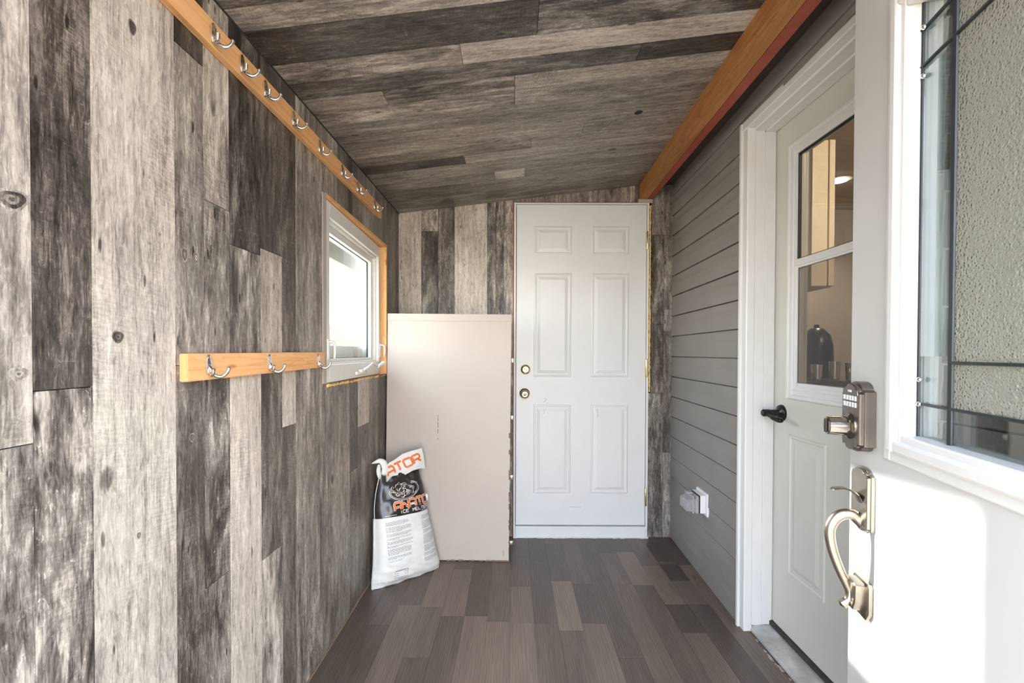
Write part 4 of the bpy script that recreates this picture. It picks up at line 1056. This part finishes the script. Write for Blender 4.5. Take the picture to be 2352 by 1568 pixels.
obj('name_outline', bm, M['ink_white'], bag)
bm = bmesh.new(); lettering(bm, 'ANATO', (.118, .352), (.318, .358), .038, .0080, onto(bvh, .0017), adv=1.12)
obj('name_lettering', bm, M['ink_orange'], bag)
bm = bmesh.new(); lettering(bm, 'ICE MELTER', (.146, .334), (.308, .334), .0135, .0032, ob, adv=1.3)
obj('product_lettering', bm, M['ink_white'], bag)
# swirling emblem
bm = bmesh.new(); rnd = random.Random(11)
ob1 = onto(bvh, .0012)
def arc(cx, cy, rx_, ry_, a0, a1, w_, n=12, tw=0): stroke(bm, [(cx+rx_*math.cos(a0+(a1-a0)*k/n), cy+ry_*math.sin(a0+(a1-a0)*k/n+tw)) for k in range(n+1)], w_, ob1, 1)
arc(.178, .440, .076, .044, 2.4, 6.0, .0022, 18); arc(.178, .440, .070, .038, 2.6, 5.4, .0016, 16); arc(.225, .445, .040, .034, -1.5, 1.6, .0022, 12); arc(.225, .447, .033, .028, -1.4, 1.3, .0014, 10)
for _ in range(64):
    a = rnd.uniform(0, 6.28); r_ = rnd.uniform(0, .9)**.6; cx_, cy_ = .172+.062*r_*math.cos(a), .444+.034*r_*math.sin(a)
    arc(cx_, cy_, rnd.uniform(.004, .013), rnd.uniform(.003, .008), a+rnd.uniform(-1, 0), a+rnd.uniform(1, 2.6), rnd.uniform(.0011, .0026), 6)
for k in range(7): stroke(bm, [(.222+.006*k, .470), (.225+.006*k, .482-.001*k*k*.4), (.227+.006*k, .468)], .0014, ob1, 1)
obj('white_emblem', bm, M['ink_white'], bag)
# blocks of small print, too small to read
bm = bmesh.new()
def para(u0, u1, w1_, n, last=.7, h=.0022, pitch=.0050, tree=None):
    w_ = w1_
    for i in range(n):
        ue = u1 if i < n-1 else u0+(u1-u0)*last
        u = u0+rnd.uniform(0, .002)
        while u < ue-.004:
            l = rnd.uniform(.006, .016); e_ = min(u+l, ue); stroke(bm, [(u, w_), (e_, w_)], h*rnd.uniform(.7, 1), ob, 2); u = e_+.0022
        w_ -= pitch
    return w_
w_ = .3020
for n_, l_, ex in ((4, .8, 0), (5, .6, 0), (3, .8, 0), (2, .5, 0), (3, .9, 0), (2, .4, 0), (6, .5, 1), (3, .4, 0), (1, .6, 0)):
    w_ = para(.068+.0, .200-rnd.uniform(0, .02), w_, n_, l_)-.0055
stroke(bm, [(.100, .066), (.165, .067)], .004, ob, 3)
for pl in ([(.100, .066), (.100, .030), (.165, .031), (.165, .067)], [(.104, .054), (.120, .054)], [(.146, .055), (.162, .055)], [(.104, .045), (.118, .045)], [(.148, .045), (.162, .045)]): stroke(bm, pl, .0018, ob, 3)
para(.070, .190, .021, 2, .6)
w_ = .300
for n_, l_ in ((5, .8), (9, .7), (4, .5), (11, .8), (7, .6), (4, .8), (5, .5)):
    if w_ > .03: w_ = para(.258, .318+(.30-w_)*.10, w_, n_, l_, .0020, .0043)-.006
tag(obj('small_print', bm, M['ink_grey'], bag), kind='stuff')
bm = bmesh.new(); para(.070, .128, .3335, 1, 1, .0032); para(.262, .305, .3275, 1, 1, .0028)
tag(obj('white_caption', bm, M['ink_white'], bag), kind='stuff')
bm = bmesh.new()
sp_ = smooth_path([A+eu*(l[0]+.002)+ew*l[1]+en*.012 for l, r in rows[:10]], 3)
for v_ in sp_: v_.x = max(v_.x, XL+.006)
tube(bm, sp_, .0022, 6); obj('side_seam', bm, M['bag_white'], bag, smooth=60)

# ================================================================== OUTLET BOX ON THE SIDING
ox = XR(2.31)-.006
out = thing('outlet_box', 'white weatherproof outlet box with a clear bubble cover low on the grey siding', 'outlet', (ox, 2.305, .335))
bm = bmesh.new(); box(bm, ox-.014, ox+.006, 2.236, 2.374, .338, .453, .004); obj('mounting_block', bm, M['plastic_w'], out)
bm = bmesh.new(); box(bm, ox-.040, ox-.014, 2.252, 2.360, .352, .442, .004); obj('outlet_body', bm, M['plastic_w'], out)
bm = bmesh.new()
hexa(bm, [(ox-.108, 2.262, .362), (ox-.044, 2.256, .352), (ox-.044, 2.356, .352), (ox-.108, 2.348, .362), (ox-.108, 2.262, .416), (ox-.044, 2.256, .436), (ox-.044, 2.356, .436), (ox-.108, 2.348, .416)])
bmesh.ops.bevel(bm, geom=bm.edges[:], offset=.004, segments=3, affect='EDGES')
box(bm, ox-.078, ox-.070, 2.254, 2.358, .350, .440, .003); box(bm, ox-.060, ox-.050, 2.253, 2.359, .349, .441, .003); box(bm, ox-.085, ox-.060, 2.295, 2.320, .436, .446, .003)
obj('bubble_cover', bm, M['smoky'], out)
bm = bmesh.new(); box(bm, ox-.044, ox-.040, 2.256, 2.356, .354, .440, .001); obj('cover_gasket', bm, M['rubber'], out)

# ---------- dry leaf on the floor
bm = bmesh.new()
c = Vector((.925, 2.30, .004)); v0 = bm.verts.new(c+Vector((0, 0, .004)))
vs = [bm.verts.new(c+Vector((r_*math.cos(a)*.6, r_*math.sin(a), .010*abs(math.cos(a))+.001))) for a, r_ in ((0, .010), (.6, .018), (1.3, .012), (1.6, .026), (2.0, .012), (2.7, .017), (3.3, .009), (4.2, .015), (4.7, .020), (5.4, .012))]
for i in range(len(vs)): bm.faces.new((v0, vs[i], vs[(i+1) % len(vs)]))
lo = bmesh.ops.solidify(bm, geom=bm.faces[:], thickness=.0006)
tag(obj('dry_leaf', bm, M['leaf']), 'small curled brown leaf on the floor beside the siding', 'leaf')

# ================================================================== BEYOND THE HOUSE DOOR
bm = bmesh.new()
box(bm, 1.14, 4.6, -.6, 4.4, -.06, 0.0); tag(obj('floor', bm, M['wall_int']), kind='structure')
bm = bmesh.new(); box(bm, 1.14, 4.6, -.6, 4.4, 2.50, 2.56); tag(obj('ceiling', bm, M['wall_int']), kind='structure')
bm = bmesh.new(); box(bm, 1.14, 4.6, 4.30, 4.4, 0, 2.5); box(bm, 1.14, 4.6, -.6, -.5, 0, 2.5); box(bm, 4.5, 4.6, -.5, 4.30, 0, 2.5); box(bm, 1.02, 1.14, 2.83, 4.4, 0, 2.5)
tag(obj('wall_interior', bm, M['wall_int']), kind='structure')
cab = thing('wall_cabinet', 'cream wall cabinet seen through the upper pane of the house door', 'cabinet', (1.78, 2.75, 1.52))
bm = bmesh.new(); box(bm, 1.655, 1.782, 2.56, 2.95, 1.52, 2.34, .003); obj('cabinet_body', bm, M['cab'], cab)
bm = bmesh.new(); box(bm, 1.660, 1.748, 2.543, 2.560, 1.525, 2.335, .003); obj('cabinet_door', bm, M['cab'], cab)
bm = bmesh.new(); box(bm, 1.752, 1.784, 2.538, 2.560, 1.525, 2.335, .003); obj('face_frame', bm, M['cab'], cab)
ctr = thing('kitchen_counter', 'dark counter cabinet seen through the lower pane of the house door', 'counter', (2.2, 3.1, 0))
bm = bmesh.new(); box(bm, 1.7, 3.2, 2.85, 3.40, .0, .94, .003); obj('counter_body', bm, simple('dim_counter_front', (.16, .13, .11), .5), ctr)
bm = bmesh.new(); box(bm, 1.68, 3.22, 2.82, 3.42, .94, .98, .004); obj('worktop', bm, simple('dark_worktop', (.09, .085, .085), .25), ctr)
bm = bmesh.new(); lathe(bm, [(.02, .98), (.07, .985), (.09, 1.02), (.098, 1.12), (.095, 1.20), (.08, 1.27), (.04, 1.315), (.015, 1.32), (.015, 1.34), (.005, 1.345)], (2.03, 3.05, 0), (0, 0, 1), 28)
tag(obj('black_pot', bm, M['black_metal'], smooth=40), 'round black lidded pot dimly seen through the house door screen', 'pot')
for i, (x, h_) in enumerate(((1.92, .10), (2.03, .12), (2.14, .11))):
    bm = bmesh.new(); lathe(bm, [(.028, .981), (.030, .99), (.034, .98+h_), (.031, .98+h_), (.027, .99)], (x, 2.88, 0), (0, 0, 1), 18)
    tag(obj('drinking_glass', bm, M['chrome'], smooth=40), 'shiny tumbler on the dark counter behind the house door screen', 'glass', 'tumblers on the counter')
pot = thing('ceiling_light', 'lit round recessed ceiling light seen through the house door glass', 'ceiling light', (2.53, 3.56, 2.5))
bm = bmesh.new(); lathe(bm, [(.055, -.012), (.06, -.008), (.06, -.001)], (2.53, 3.56, 2.5), (0, 0, 1), 28); obj('lens', bm, M['lamp'], pot, smooth=40)
bm = bmesh.new(); lathe(bm, [(.062, -.007), (.085, -.005), (.088, -.001)], (2.53, 3.56, 2.5), (0, 0, 1), 28); obj('trim_ring', bm, M['plastic_w'], pot, smooth=40)
ld = bpy.data.lights.new('downlight', 'SPOT'); ld.energy = 14; ld.color = (1.0, .80, .58); ld.spot_size = 2.6; ld.spot_blend = .6; ld.shadow_soft_size = .06
lo_ = bpy.data.objects.new('downlight', ld); COL.objects.link(lo_); lo_.location = (2.53, 3.56, 2.47)
ld2 = bpy.data.lights.new('kitchen_fill', 'POINT'); ld2.energy = 9.0; ld2.color = (1.0, .82, .60); ld2.shadow_soft_size = .10  # added fill without a fixture, brightens the cabinet and room
lo2 = bpy.data.objects.new('kitchen_fill', ld2); COL.objects.link(lo2); lo2.location = (2.2, 1.3, 2.35)

# ================================================================== OUTSIDE
bm = bmesh.new(); box(bm, -40, 20, -30, 60, -.40, -.20)
tag(obj('ground', bm, M['grass']), kind='structure')
bm = bmesh.new()
prev = None; rnd = random.Random(5); ringv = []
for k in range(41):
    y = 10+k*.6; h_ = 2.25-.125*(y-20.5)+.10*math.sin(y*1.3)+.05*math.sin(y*3.7); h_ = max(.4, min(h_, 3.2))
    ringv.append([bm.verts.new((-7.4, y, -.2)), bm.verts.new((-7.7, y, h_*.7)), bm.verts.new((-8.1, y, h_)), bm.verts.new((-8.8, y, h_*.9)), bm.verts.new((-9.4, y, -.2))])
for k in range(40):
    for j in range(4): bm.faces.new((ringv[k][j], ringv[k+1][j], ringv[k+1][j+1], ringv[k][j+1]))
    bm.faces.new((ringv[k][0], ringv[k][4], ringv[k+1][4], ringv[k+1][0]))
bm.faces.new(ringv[0]); bm.faces.new(ringv[-1][::-1])
tag(obj('hedge', bm, M['hedge'], smooth=60), 'pale grey-green hedge sloping away outside the small window', 'hedge')
